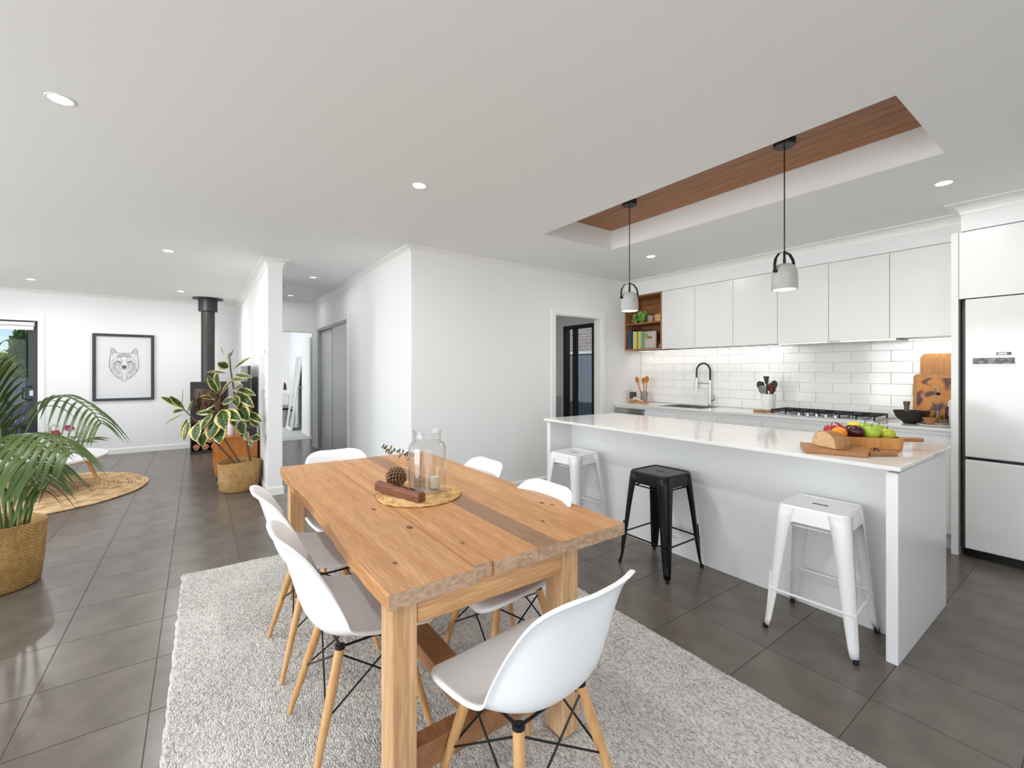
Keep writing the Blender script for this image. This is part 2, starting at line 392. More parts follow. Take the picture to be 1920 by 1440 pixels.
# hall end door surround, leaf, closet, laundry opening
struct('trim_3', MB().box(-8.4, -8.385, .78, 1.69, 2.03, 2.09).box(-8.4, -8.385, .78, .84, 0, 2.03).box(-8.4, -8.385, 1.66, 1.70, 0, 2.03), M_trim, 'white architrave of the hall end doorway')
dl = thing('bedroom_door', 'open white door leaf with silver lever at the end of the hall', 'door', (-9.6, 1.86, 0))
obj('leaf', MB().box(-10.45, -9.63, 1.84, 1.875, .01, 2.03), M_trim, dl, bevel=.002)
hd = obj('handle', MB().tube([(-10.38, 1.84, 1.0), (-10.38, 1.79, 1.0), (-10.27, 1.785, 1.0)], .009, 8), M_silver, dl, smooth=True)
d2 = struct('door_2', MB().box(-8.25, -6.33, 1.71, 1.80, 2.045, 2.08).box(-8.25, -8.23, 1.71, 1.80, 0, 2.045).box(-6.35, -6.33, 1.71, 1.80, 0, 2.045).box(-8.23, -6.35, 1.71, 1.80, 0, .012), M_silver,
            'pair of grey sliding closet doors with silver track in the hall')
M_closet = mat('closet_satin', srgb(205, 206, 205), .3)
for x0, x1, y in ((-8.225, -7.22, 1.76), (-7.30, -6.352, 1.725)):
    p = obj('door_panel', MB().box(x0, x1, y, y + .02, .014, 2.04), M_closet, d2)
    for xx in (x0, x1 - .022):
        obj('stile', MB().box(xx, xx + .022, y - .006, y - .0005, .014, 2.04), M_silver, p)
struct('trim_4', MB().box(-6.33, -6.27, 1.685, 1.70, 0, 2.16).box(-8.31, -8.25, 1.685, 1.70, 0, 2.08), M_trim, 'white closet architrave')
struct('trim_5', MB().box(-4.08, -4.066, 3.49, 3.555, 0, 2.12).box(-4.08, -4.066, 4.365, 4.43, 0, 2.12).box(-4.08, -4.066, 3.555, 4.365, 2.055, 2.12)
       .box(-4.2, -4.08, 3.55, 3.565, 0, 2.055).box(-4.2, -4.08, 4.355, 4.37, 0, 2.055).box(-4.2, -4.08, 3.565, 4.355, 2.04, 2.06), M_trim, 'white door frame of the laundry opening')
# laundry glass door, cabinet
d3 = struct('door_3', frame4(MB(), 'Y', 5.26, -5.76, -5.02, 0, 2.13, .06, .1), M_brownfr, 'dark brown framed glass door in the laundry')
obj('stile', MB().box(-5.56, -5.46, 5.24, 5.28, .06, 2.07), M_brownfr, d3)
obj('glass', MB().box(-5.46, -5.08, 5.257, 5.263, .06, 2.07), M_glass, d3)
obj('glass', MB().box(-5.70, -5.56, 5.257, 5.263, .06, 2.07), M_glass, d3)
lc = thing('laundry_cabinet', 'white laundry cabinet with dark knobs seen through the doorway', 'cabinet', (-6.2, 4.9, 0))
obj('body', MB().box(-6.89, -5.82, 4.62, 5.19, .1, .88), M_cab, lc)
obj('worktop', MB().box(-6.89, -5.80, 4.60, 5.19, .8805, .91), M_stone, lc, bevel=.003)
for k in range(3):
    dr = obj('drawer', MB().box(-5.818, -5.805, 4.65, 5.16, .12 + k * .25, .36 + k * .25), M_cab, lc, bevel=.002)
    for yy in (4.80, 4.95): obj('knob', MB().ball((-5.792, yy, .24 + k * .25), .012, 8), M_black, dr, smooth=True)

# ------------------------------------------------------------------ outside
M_grass = mat('grass', srgb(112, 156, 62), .9, col2=srgb(150, 188, 84), vscale=3, bump=.6, bscale=60)
tag(struct('ground', MB().box(-60, -9.75, -30, 14, -.3, -.12).box(-9.75, 4, 5.34, 20, -.3, -.12), M_grass, 'green lawn outside'), kind='structure')
M_fence = mat('fence_grey', srgb(98, 106, 116), .6)
fx = -15.2
gf = thing('garden_fence', 'grey paling fence at the back of the garden', 'fence', (fx, -6, -.12))
for k in range(26):
    y0 = -9.0 + k * .3; obj('fence_panel', MB().box(fx - .02, fx + (.02 if k % 2 else 0), y0, y0 + .285, -.12, 1.18), M_fence, gf)
rw = obj('garden_wall', MB().box(-13.0, -12.7, -9, -1.5, -.12, .34), mat('render_grey', srgb(120, 125, 130), .8)); tag(rw, 'low rendered garden wall with a pale capping on the lawn', 'wall')
cp = obj('capping', MB().box(-13.05, -12.65, -9, -1.45, .34, .42), M_trim, rw)
def leafcloud(name, label, cat, cx, cy, z0, z1, r, cols, n, group=None, seed=1, lz=.16):
    rnd = random.Random(seed); t = thing(name, label, cat, (cx, cy, -.12), 0, group)
    mt = mat('foliage_' + name + str(seed), cols[0], .7, col2=cols[1], vscale=2.2, contrast=(.35, .65))
    tr = MB().tube([(cx, cy, -.12), (cx + .05, cy, (z0 + z1) / 2), (cx, cy, z1 - .4)], [.09, .06, .02], 8)
    obj('trunk', tr, mat('bark', srgb(96, 82, 66), .9), t, smooth=True)
    mb = MB()
    for _ in range(n):
        u = Vector((rnd.gauss(0, 1), rnd.gauss(0, 1), rnd.gauss(0, 1))).normalized() * rnd.random() ** .35
        c = Vector((cx + u.x * r * (1 - .35 * abs(u.z)), cy + u.y * r * (1 - .35 * abs(u.z)), (z0 + z1) / 2 + u.z * (z1 - z0) / 2))
        a = Vector((rnd.gauss(0, 1), rnd.gauss(0, 1), rnd.gauss(0, 1))).normalized(); b = a.orthogonal().normalized()
        s_ = lz * (.6 + rnd.random() * .7)
        mb.add([c - a * s_, c + b * s_ * .4, c + a * s_, c - b * s_ * .4], [(0, 1, 2, 3)])
    tag(obj('foliage', mb, mt, t), kind='stuff')
    return t
leafcloud('garden_tree', 'tall airy tree with pale green leaves behind the fence', 'tree', -19.0, -4.2, .9, 2.6, .36, (srgb(70, 104, 56), srgb(140, 172, 104)), 900, seed=3)
leafcloud('garden_shrub', 'yellow green shrub above the fence left of the tree', 'shrub', -16.8, -4.15, .2, 1.82, .42, (srgb(120, 146, 36), srgb(186, 196, 70)), 1500, seed=4)
leafcloud('garden_shrub', 'darker green shrub above the fence right below the tree', 'shrub', -16.8, -3.3, .2, 1.7, .38, (srgb(86, 124, 60), srgb(160, 184, 96)), 1100, seed=5)
leafcloud('garden_shrub', 'broad green shrub at the far left of the fence', 'shrub', -16.8, -5.7, .3, 1.9, 1.0, (srgb(120, 150, 50), srgb(190, 205, 90)), 1600, seed=6)
M_dkwood = mat('dark_outdoor_timber', srgb(52, 50, 52), .6)
def garden_chair(x, y, rot, label):
    t = thing('garden_chair', label, 'chair', (x, y, -.12), rot, 'dark garden chairs on the lawn')
    for k in range(5):
        obj('seat_slat', MB().box(-.28, .28, -.25 + k * .105, -.16 + k * .105, .34, .36), M_dkwood, t, local=True)
        xx = -.26 + k * .112
        obj('back_slat', MB().add([(xx, -.30, .34), (xx + .09, -.30, .34), (xx + .09, -.28, .34), (xx, -.28, .34), (xx, -.52, .86 + .03 * (2 - abs(k - 2))), (xx + .09, -.52, .86 + .03 * (2 - abs(k - 2))), (xx + .09, -.50, .86), (xx, -.50, .86)],
                              [(0, 3, 2, 1), (4, 5, 6, 7), (0, 1, 5, 4), (1, 2, 6, 5), (2, 3, 7, 6), (3, 0, 4, 7)]), M_dkwood, t, local=True)
    for sx in (-1, 1):
        obj('armrest', MB().box(sx * .34 - .05, sx * .34 + .05, -.35, .35, .52, .545), M_dkwood, t, local=True)
        for yy in (-.28, .28): obj('leg', MB().box(sx * .31 - .025, sx * .31 + .025, yy - .03, yy + .03, 0, .52), M_dkwood, t, local=True)
garden_chair(-11.2, -2.9, -2.2, 'dark slatted garden chair just outside the sliding door')
garden_chair(-11.6, -4.1, -1.0, 'dark slatted garden chair left of the one by the sliding door')
# neighbour outside the laundry
M_fence2 = mat('fence_bluegrey', srgb(128, 136, 148), .6)
sf = thing('side_fence', 'blue grey steel fence outside the laundry door', 'fence', (-7, 6.8, -.12))
for k in range(30):
    x0 = -12 + k * .3; obj('fence_panel', MB().box(x0, x0 + .29, 6.78, 6.80 + (.015 if k % 2 else 0), -.12, 1.72), M_fence2, sf)
obj('top_rail', MB().box(-12, -3, 6.76, 6.84, 1.72, 1.77), M_trim, sf)
def brickmat():
    m = bpy.data.materials.new('far_brick'); m.use_nodes = True; N, L = m.node_tree.nodes, m.node_tree.links
    b = N.new('ShaderNodeTexBrick'); b.inputs['Color1'].default_value = srgb(176, 160, 146); b.inputs['Color2'].default_value = srgb(156, 138, 124); b.inputs['Mortar'].default_value = srgb(196, 188, 178)
    b.inputs['Scale'].default_value = 1; b.inputs['Brick Width'].default_value = .24; b.inputs['Row Height'].default_value = .086; b.inputs['Mortar Size'].default_value = .01
    tc = N.new('ShaderNodeTexCoord'); mp = N.new('ShaderNodeMapping'); mp.inputs['Rotation'].default_value = (PI / 2, 0, 0)
    L.new(tc.outputs['Object'], mp.inputs[0]); L.new(mp.outputs[0], b.inputs[0]); L.new(b.outputs[0], N['Principled BSDF'].inputs['Base Color']); N['Principled BSDF'].inputs['Roughness'].default_value = .9
    return m
nh = obj('neighbour_house', MB().box(-14, -3, 8.6, 8.9, -.12, 4.2), brickmat()); tag(nh, 'pale brown brick wall of the neighbouring house above the side fence', 'house')
obj('eaves', MB().box(-14, -3, 8.1, 9.0, 4.2, 4.4), M_trim, nh)

# ------------------------------------------------------------------ kitchen: island
isl = thing('island_bench', 'long white kitchen island with pale stone top and panel ends', 'island bench', (-1.87, 3.05, 0))
obj('worktop', MB().box(-3.135, -.605, 2.59, 3.56, .90, .92), M_stone, isl, bevel=.003)
obj('shadow_rail', MB().box(-3.11, -.63, 2.87, 3.52, .885, .90), M_cab, isl)
for x0 in (-3.12, -.665):
    obj('end_panel', MB().box(x0, x0 + .045, 2.62, 3.53, .0005, .886), M_cab, isl, bevel=.002)
obj('front_panel', MB().box(-3.075, -.665, 2.885, 2.898, .0005, .885), M_cab, isl)
obj('carcass', MB().box(-3.075, -.665, 2.899, 3.50, .0005, .885), M_cab, isl)
# back bench
M_gap = M_cab
bb = thing('kitchen_cabinets', 'run of white base cabinets with drawers under the back stone bench', 'cabinets', (-2.4, 4.9, 0))
obj('body', MB().box(-3.59, -3.43, 4.64, 5.19, .12, .864).box(-2.83, -.777, 4.64, 5.19, .12, .864).box(-3.43, -2.83, 4.64, 5.19, .12, .70), M_cab, bb)
obj('sink_rail', MB().box(-3.429, -2.831, 4.64, 4.66, .705, .864), M_cab, bb)
obj('kickboard', MB().box(-4.07, -.775, 4.68, 4.70, .0005, .12), M_cab, bb)
fx_ = [-3.585, -3.10, -2.62, -2.15, -1.21, -.777]
for k in range(5):
    x0, x1 = fx_[k] + .002, fx_[k + 1] - .002
    if k in (3,):
        for z0, z1 in ((.125, .49), (.494, .845)): obj('drawer', MB().box(x0, x1, 4.62, 4.639, z0, z1), M_cab, bb, bevel=.001)
    elif k == 4: obj('door', MB().box(x0, x1, 4.62, 4.639, .125, .845), M_cab, bb, bevel=.001)
    else:
        for z0, z1 in ((.125, .72), (.724, .845)): obj('drawer' if z0 > .5 else 'door', MB().box(x0, x1, 4.62, 4.639, z0, z1), M_cab, bb, bevel=.001)
dw = thing('dishwasher', 'stainless steel dishwasher with dark handle recess beside the laundry doorway', 'dishwasher', (-3.83, 4.9, 0))
obj('body', MB().box(-4.07, -3.592, 4.64, 5.19, .12, .865), M_steel, dw)
obj('door', MB().box(-4.065, -3.594, 4.615, 4.639, .125, .79), M_steel, dw, bevel=.003)
obj('control_panel', MB().box(-4.065, -3.594, 4.615, 4.639, .80, .845), M_steel, dw, bevel=.003)
tag(obj('handle_recess', MB().box(-3.90, -3.76, 4.606, 4.614, .74, .785), M_black, dw), 'black recessed handle')
cb = thing('back_counter', 'white stone counter along the back kitchen wall', 'counter', (-2.4, 4.9, .87))
obj('worktop', MB().box(-4.079, -3.40, 4.60, 5.199, .90, .92).box(-2.86, -.776, 4.60, 5.199, .90, .92).box(-3.40, -2.86, 4.60, 4.69, .90, .92).box(-3.40, -2.86, 5.10, 5.199, .90, .92), M_stone, cb)
obj('edge_rail', MB().box(-4.079, -.776, 4.625, 4.639, .865, .90), M_gap, cb)
sn = thing('sink', 'stainless steel sink set in the back counter under the tap', 'sink', (-3.13, 4.9, .72))
obj('bowl', MB().box(-3.399, -2.861, 4.691, 5.099, .72, .725).box(-3.399, -3.394, 4.691, 5.099, .725, .918).box(-2.866, -2.861, 4.691, 5.099, .725, .918)
    .box(-3.394, -2.866, 4.691, 4.696, .725, .918).box(-3.394, -2.866, 5.094, 5.099, .725, .918), M_steel, sn)
obj('divider', MB().box(-3.12, -3.10, 4.696, 5.094, .725, .905), M_steel, sn)
obj('rim', MB().box(-3.42, -2.84, 4.675, 4.692, .9202, .923).box(-3.42, -2.84, 5.098, 5.115, .9202, .923).box(-3.42, -3.398, 4.692, 5.098, .9202, .923).box(-2.862, -2.84, 4.692, 5.098, .9202, .923), M_steel, sn)
tp = thing('kitchen_tap', 'tall chrome kitchen tap with a black hose arch', 'tap', (-3.0, 5.12, .92))
bx, by = -3.0, 5.13
obj('base', MB().cyl((bx, by, .9235), .026, .012), M_chrome, tp, smooth=True)
obj('stem', MB().tube([(bx, by, .93), (bx, by, 1.03), (bx, by, 1.24)], [.020, .018, .014], 14), M_chrome, tp, smooth=True)
arc = [(bx, by, 1.24), (bx, by, 1.35)] + [(bx - .085 * (1 - math.cos(a)), by - .02 * (1 - math.cos(a)) / 2, 1.35 + .10 * math.sin(a)) for a in [PI * k / 10 for k in range(11)]] + [(bx - .17, by - .02, 1.27)]
obj('hose', MB().tube(arc, .011, 10), M_black, tp, smooth=True)
obj('spray_head', MB().tube([(bx - .17, by - .02, 1.27), (bx - .17, by - .02, 1.21), (bx - .175, by - .02, 1.13)], [.012, .015, .018], 12), M_chrome, tp, smooth=True)
obj('holder', MB().tube([(bx, by, 1.20), (bx - .17, by - .02, 1.205)], .006, 8), M_chrome, tp, smooth=True)
obj('lever', MB().tube([(bx, by, 1.0), (bx + .055, by - .01, 1.0), (bx + .075, by - .012, 1.03), (bx + .05, by - .02, 1.07)], [.012, .011, .007, .005], 8), M_chrome, tp, smooth=True)

# backsplash tiles
bs = struct('wall_backsplash', MB().box(-4.079, -.776, 5.190, 5.199, .921, 1.635), M_sgrout, 'white brick-bond tiled splashback')
r = 0; z = 1.545
rows = [(1.547, 1.634)] + [(1.547 - .1035 * k, 1.547 - .1035 * (k - 1)) for k in range(1, 7)] 
tm = None
for ri, (z0, z1) in enumerate(rows):
    z0 = max(z0, .922); off = -1.125 if ri % 2 == 0 else -.975
    x = off + .303 * 2
    while x > -4.4:
        a, b = max(x - .303 + .0015, -4.077), min(x - .0015, -.778)
        if b - a > .02: obj('tile', MB().box(a, b, 5.183, 5.190, z0 + .0015, z1 - .0015), M_splash, bs, bevel=.0015, seg=1)
        x -= .303
# upper cabinets
xs = [-3.48, -3.02, -2.56, -2.10, -1.65, -1.20, -.777]
for k in range(6):
    pos = ['first white wall cabinet, right of the oak open shelf', 'second white wall cabinet from the oak shelf, above the sink', 'third white wall cabinet from the oak shelf, behind the front pendant lamp',
           'white wall cabinet over the left half of the cooktop', 'white wall cabinet over the right half of the cooktop', 'last white wall cabinet, next to the tall fridge panel'][k]
    c = thing('wall_cabinet', pos, 'wall cabinet', ((xs[k] + xs[k + 1]) / 2, 5.0, 1.635), 0, 'white wall cabinets')
    obj('body', MB().box(xs[k] + .0005, xs[k + 1] - .0005, 4.85, 5.189, 1.645, 2.374), M_cab, c)
    obj('door', MB().box(xs[k] + .002, xs[k + 1] - .002, 4.83, 4.849, 1.636, 2.366), M_cab, c, bevel=.001)
rh = thing('rangehood', 'slim steel rangehood strip under the wall cabinets over the cooktop', 'rangehood', (-1.6, 4.98, 1.6))
obj('body', MB().box(-2.09, -1.16, 4.835, 5.17, 1.622, 1.6348), M_steel, rh)
for k in range(5): obj('button', MB().box(-1.66 + k * .022, -1.648 + k * .022, 4.831, 4.835, 1.625, 1.632), M_black, rh)
# LED strips under cabinets
M_led = mat('led', (1, 1, 1, 1), .5, emit=(1, .97, .93, 1), estr=3)
for i, (x0, x1, lb, pw_) in enumerate(((-4.0, -2.15, 'long lit strip light under the wall cabinets above the sink', 1.0), (-1.12, -.82, 'short lit strip light under the last wall cabinet', .4))):
    ls = thing('strip_light', lb, 'strip light', ((x0 + x1) / 2, 5.05, 1.625))
    obj('housing', MB().box(x0, x1, 5.02, 5.045, 1.624, 1.6345), M_silver, ls)
    obj('diffuser', MB().box(x0, x1, 5.023, 5.042, 1.6225, 1.6238), M_led, ls)
    light('strip_glow', 'AREA', (0, -.018, -.006), (math.radians(20), 0, 0), pw_, (1, .97, .93), parent=ls, shape='RECTANGLE', size=x1 - x0, size_y=.02)

# open oak shelf unit
sh = thing('open_shelf', 'oak open shelf box with two bays at the left end of the wall cabinets', 'shelf', (-3.78, 5.0, 1.635))
sx0, sx1, sy0, sy1, sz0, sz1 = -4.079, -3.482, 4.83, 5.189, 1.636, 2.374
for nm, d in (('side_panel', (sx0, sx0 + .018, sy0, sy1, sz0, sz1)), ('side_panel', (sx1 - .018, sx1, sy0, sy1, sz0, sz1)), ('top_panel', (sx0 + .018, sx1 - .018, sy0, sy1, sz1 - .018, sz1)),
              ('bottom_panel', (sx0 + .018, sx1 - .018, sy0, sy1, sz0, sz0 + .018)), ('shelf_board', (sx0 + .018, sx1 - .018, sy0 + .004, sy1 - .01, 1.985, 2.003)), ('back_panel', (sx0 + .018, sx1 - .018, sy1 - .01, sy1, sz0 + .018, sz1 - .018))):
    box(nm, d, M_oak, sh)
# books
def book(x0, x1, h, dpt, col, label, y=4.86):
    t = thing('book', label, 'book', ((x0 + x1) / 2, y + dpt / 2, 1.6542), 0, 'books on the open shelf')
    z0 = 1.6545; c = mat('cover_' + label[:14].replace(' ', '_'), col, .5)
    obj('cover', MB().box(x0, x0 + .003, y, y + dpt, z0, z0 + h).box(x1 - .003, x1, y, y + dpt, z0, z0 + h).box(x0 + .003, x1 - .003, y, y + .003, z0, z0 + h), c, t)
    obj('pages', MB().box(x0 + .0032, x1 - .0032, y + .0035, y + dpt - .004, z0 + .004, z0 + h - .004), mat('paper', srgb(235, 230, 218), .8), t)
x = -4.045
for wd, h, col, lb in ((.04, .27, srgb(44, 78, 112), 'tall dark blue book, first on the open shelf'), (.022, .265, srgb(38, 62, 84), 'narrow navy book beside the tall dark blue one'),
                       (.02, .25, srgb(30, 30, 34), 'black book left of the cream spine'), (.018, .24, srgb(212, 208, 190), 'thin cream book left of the bright yellow one'),
                       (.04, .235, srgb(232, 208, 20), 'thick bright yellow book on the open shelf'), (.024, .235, srgb(86, 140, 150), 'teal book right of the bright yellow one'),
                       (.022, .235, srgb(246, 190, 70), 'orange yellow book on the open shelf'), (.018, .235, srgb(170, 205, 150), 'pale green book behind the mushroom cover book')):
    book(x, x + wd, h, .19, col, lb); x += wd + .0015
# face-out book with a picture of a mushroom
fbk = thing('book', 'cookery book facing outward with a mushroom picture on its cover', 'book', (-3.73, 4.94, 1.6542))
obj('cover', MB().box(-3.82, -3.64, 4.925, 4.945, 1.6545, 1.885), mat('cover_grey', srgb(196, 192, 188), .5), fbk, bevel=.002)
ym = 4.9245
obj('mushroom_cap', MB().add([(-3.775 + .005 * math.cos(a) + .04 + .04 * math.cos(a), ym, 1.79 + .035 * math.sin(a)) for a in [PI * k / 10 for k in range(11)]], [tuple(range(11))]), mat('cap_brown', srgb(168, 104, 60), .6), fbk)
obj('mushroom_stem', MB().add([(-3.745, ym, 1.67), (-3.72, ym, 1.67), (-3.725, ym, 1.79), (-3.742, ym, 1.79)], [(0, 1, 2, 3)]), mat('stem_cream', srgb(214, 196, 170), .6), fbk)
obj('title_patch', MB().add([(-3.81, ym, 1.80), (-3.775, ym, 1.80), (-3.765, ym, 1.86), (-3.81, ym, 1.86)], [(0, 1, 2, 3)]), mat('patch_green', srgb(120, 160, 80), .6), fbk)
# garlic-ish tray beside
tr = thing('small_dish', 'small pale wooden dish right of the books on the open shelf', 'dish', (-3.57, 4.95, 1.6542))
obj('dish', MB().lathe([(.02, .0003), (.055, .012), (.06, .03), (.055, .03), (.045, .016), (.01, .008)], (-3.565, 4.95, 1.6545), 20), M_board, tr, smooth=True)
for k, (dx, dy) in enumerate(((-.02, 0), (.018, .01), (0, -.02))):
    tag(obj('garlic_bulb', MB().lathe([(.004, .0), (.018, .006), (.022, .018), (.012, .032), (.004, .045)], (-3.565 + dx, 4.95 + dy, 1.668), 10), mat('garlic', srgb(226, 212, 190), .6), smooth=True),
        'pale garlic bulb in the small dish on the open shelf', 'garlic', 'garlic bulbs in the dish')
# plant on shelf
sp = thing('potted_plant', 'small trailing green plant in a grey pot on the top bay of the open shelf', 'plant', (-3.74, 4.95, 2.0032))
obj('pot', MB().lathe([(.04, 0), (.05, .09), (.046, .09), (.04, .08), (.005, .08)], (-3.74, 4.95, 2.0035), 18), mat('pot_grey', srgb(172, 160, 150), .7), sp, smooth=True)
M_pl = mat('pilea_leaf', srgb(74, 128, 40), .45, col2=srgb(130, 176, 70), vscale=12)
rr = random.Random(5)
for k in range(34):
    a = rr.uniform(PI * .6, PI * 1.5); L_ = rr.uniform(.03, .26); 
    p = Vector((-3.76 - abs(math.cos(a)) * L_, 4.90 + math.sin(a) * .05 - .02, 2.09 + rr.uniform(-.04, .07) - L_ * .12))
    p.x = max(p.x, -4.03); p.z = max(p.z, 2.03); s_ = rr.uniform(.02, .032)
    nrm = Vector((rr.uniform(-.3, .5), -1, rr.uniform(0, .8))).normalized(); u = nrm.orthogonal().normalized(); v = nrm.cross(u)
    obj('leaf', MB().add([p + (u * math.cos(t) + v * math.sin(t)) * s_ + nrm * (.004 * math.cos(2 * t)) for t in [2 * PI * i / 8 for i in range(8)]], [tuple(range(8))]), M_pl, sp)
obj('stems', MB().tube([(-3.74, 4.95, 2.09), (-3.78, 4.93, 2.13), (-3.86, 4.92, 2.11)], .003, 5).tube([(-3.74, 4.95, 2.09), (-3.80, 4.92, 2.10), (-3.96, 4.92, 2.06)], .003, 5).tube([(-3.74, 4.95, 2.08), (-3.73, 4.93, 2.17)], .003, 5), M_pl, sp)
st = thing('bamboo_steamer', 'round bamboo steamer on the top bay of the open shelf', 'steamer', (-3.585, 4.98, 2.0032))
M_bam = mat('bamboo', srgb(226, 176, 110), .5, col2=srgb(206, 150, 84), vscale=20, stretch=(1, 1, 6))
obj('basket', MB().lathe([(.080, 0), (.080, .05), (.078, .05), (.075, .006)], (-3.595, 4.97, 2.0035), 26), M_bam, st, smooth=True)
obj('lid', MB().lathe([(.085, .051), (.085, .085), (.07, .098), (.01, .102)], (-3.595, 4.97, 2.0035), 26), M_bam, st, smooth=True)

# fridge and tall panel
tpn = obj('tall_panel', MB().box(-.775, -.737, 4.56, 5.19, .0005, 2.374), M_cab); tag(tpn, 'tall white side panel between the wall cabinets and the fridge', 'panel')
fr = thing('fridge', 'large white two door fridge at the right edge', 'fridge', (-.33, 4.9, 0))
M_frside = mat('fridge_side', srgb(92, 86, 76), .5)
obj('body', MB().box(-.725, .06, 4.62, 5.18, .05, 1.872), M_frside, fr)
obj('door', MB().box(-.70, .06, 4.545, 4.615, .735, 1.876), M_gloss, fr, bevel=.008, seg=3)
obj('door', MB().box(-.70, .06, 4.545, 4.615, .07, .715), M_gloss, fr, bevel=.008, seg=3)
obj('seal', MB().box(-.69, .05, 4.56, 4.61, .7155, .7345), M_black, fr)
obj('foot_grille', MB().box(-.70, .05, 4.60, 4.66, .001, .05), M_black, fr)
oc = thing('overhead_cabinet', 'white overhead cabinet above the fridge', 'cabinet', (-.33, 4.9, 1.88))
obj('body', MB().box(-.735, .075, 4.575, 5.18, 1.885, 2.374), M_cab, oc)
obj('door', MB().box(-.733, .073, 4.555, 4.574, 1.885, 2.37), M_cab, oc, bevel=.001)
pm = thing('photo_magnet', 'long dark panorama photo strip stuck on the fridge door', 'magnet', (-.55, 4.54, 1.45))
M_pan = mat('panorama', srgb(28, 34, 44), .3, col2=srgb(150, 158, 166), vscale=9, stretch=(3, 1, 6), contrast=(.45, .7), detail=6)
obj('backing', MB().box(-.665, -.455, 4.5432, 4.5446, 1.392, 1.452), M_trim, pm)
obj('picture', MB().box(-.66, -.46, 4.5424, 4.5431, 1.408, 1.449), M_pan, pm)
mb = MB()
for k in range(9): mb.box(-.66 + k * .024, -.659 + k * .024, 4.5425, 4.5431, 1.394, 1.405)
tag(obj('calendar_ticks', mb, M_silver, pm), kind='stuff')
lm = thing('label_magnet', 'small grey and white magnet above the photo strip on the fridge', 'magnet', (-.5, 4.54, 1.47))
obj('backing', MB().box(-.545, -.475, 4.5432, 4.5446, 1.468, 1.488), mat('magnet_grey', srgb(96, 98, 100), .4), lm)
obj('label', MB().box(-.538, -.495, 4.5424, 4.5431, 1.472, 1.484), M_trim, lm)

# cooktop
ck = thing('gas_cooktop', 'five burner steel gas cooktop with black grates in the back counter', 'cooktop', (-1.72, 4.9, .92))
obj('plate', MB().box(-2.14, -1.27, 4.70, 5.13, .9205, .930), M_steel, ck, bevel=.003)
for gx0, gx1 in ((-2.13, -1.86), (-1.845, -1.565), (-1.55, -1.28)):
    g = MB(); z0, z1 = .957, .969
    for (a, b) in ((gx0, gx0 + .012), (gx1 - .012, gx1), ((gx0 + gx1) / 2 - .006, (gx0 + gx1) / 2 + .006)): g.box(a, b, 4.76, 5.11, z0, z1)
    for (a, b) in ((4.76, 4.772), (5.098, 5.11), (4.925, 4.937)): g.box(gx0 + .012, gx1 - .012, a, b, z0 + .0003, z1 - .0003)
    for xx in (gx0 + .002, gx1 - .012, (gx0 + gx1) / 2 - .005):
        for yy in (4.762, 5.099): g.box(xx, xx + .01, yy, yy + .01, .9303, z0)
    obj('grate', g, M_rubber, ck)
for cx_, cy_, rr_ in ((-1.995, 4.84, .028), (-1.995, 5.02, .036), (-1.705, 4.95, .05), (-1.415, 4.84, .036), (-1.415, 5.02, .028)):
    bq = obj('burner', MB().lathe([(rr_ + .012, 0), (rr_ + .012, .006), (rr_, .014), (rr_, .018)], (cx_, cy_, .9302), 18), M_silver, ck, smooth=True)
    obj('burner_cap', MB().cyl((cx_, cy_, .9484), rr_ * .9, .006, 18), M_rubber, bq)
for k in range(5): obj('knob', MB().cyl((-1.86 + k * .075, 4.73, .9302), .017, .022, 14, .014), M_chrome, ck, smooth=True)

# utensil groups
def disc(name, label, cat, c, r_, h_, m): 
    return tag(obj(name, MB().lathe([(r_ - .003, 0), (r_, .003), (r_, h_ - .003), (r_ - .003, h_)], c, 30), m, smooth=True), label, cat)
box_ = tag(obj('wooden_board', MB().box(-2.345, -2.145, 4.84, 5.02, .9203, .94), M_board, bevel=.004), 'small square wooden board under the white utensil crock', 'board')
cr = tag(obj('utensil_crock', MB().lathe([(.055, 0), (.062, .004), (.072, .15), (.072, .172), (.067, .172), (.058, .012), (.002, .01)], (-2.235, 4.94, .9403), 28), mat('ceramic_white', srgb(240, 240, 238), .25), smooth=True), 'white ceramic utensil crock beside the cooktop', 'crock')
def utensil(kind, base, top, m, label, head, mh, grp):
    t = thing(kind, label, 'utensil', base, 0, grp)
    b_, t_ = Vector(base), Vector(top); d = (t_ - b_).normalized()
    obj('handle', MB().tube([b_, t_], [.008, .009], 8), m, t, smooth=True)
    if head == 'spoon':
        q = MB(); u = d.cross(Vector((0, 1, 0))).normalized(); w = u.cross(d)
        pts = [t_ + d * .032 + d * (.046 * math.cos(a)) + u * (.034 * math.sin(a)) for a in [2 * PI * k / 14 for k in range(14)]]
        ptb = [p + w * .008 - (p - (t_ + d * .032)) * .25 for p in pts]
        q.add(pts + ptb, [tuple(range(14)), tuple(range(14, 28))] + [(i, (i + 1) % 14, 14 + (i + 1) % 14, 14 + i) for i in range(14)])
        obj('bowl', q, mh, t, smooth=True)
    elif head == 'slice':
        u = d.cross(Vector((0, 1, 0))).normalized(); w = Vector((0, .003, 0))
        p = [t_ - u * .015, t_ + u * .015, t_ + u * .03 + d * .08, t_ - u * .03 + d * .08]
        obj('blade', MB().add([q_ - w for q_ in p] + [q_ + w for q_ in p], [(0, 1, 2, 3), (7, 6, 5, 4), (0, 4, 5, 1), (1, 5, 6, 2), (2, 6, 7, 3), (3, 7, 4, 0)]), mh, t)
    return t
M_red = mat('utensil_red', srgb(150, 24, 26), .35)
M_ut = mat('utensil_black', srgb(30, 28, 28), .4)
G1 = 'kitchen utensils in the white crock'
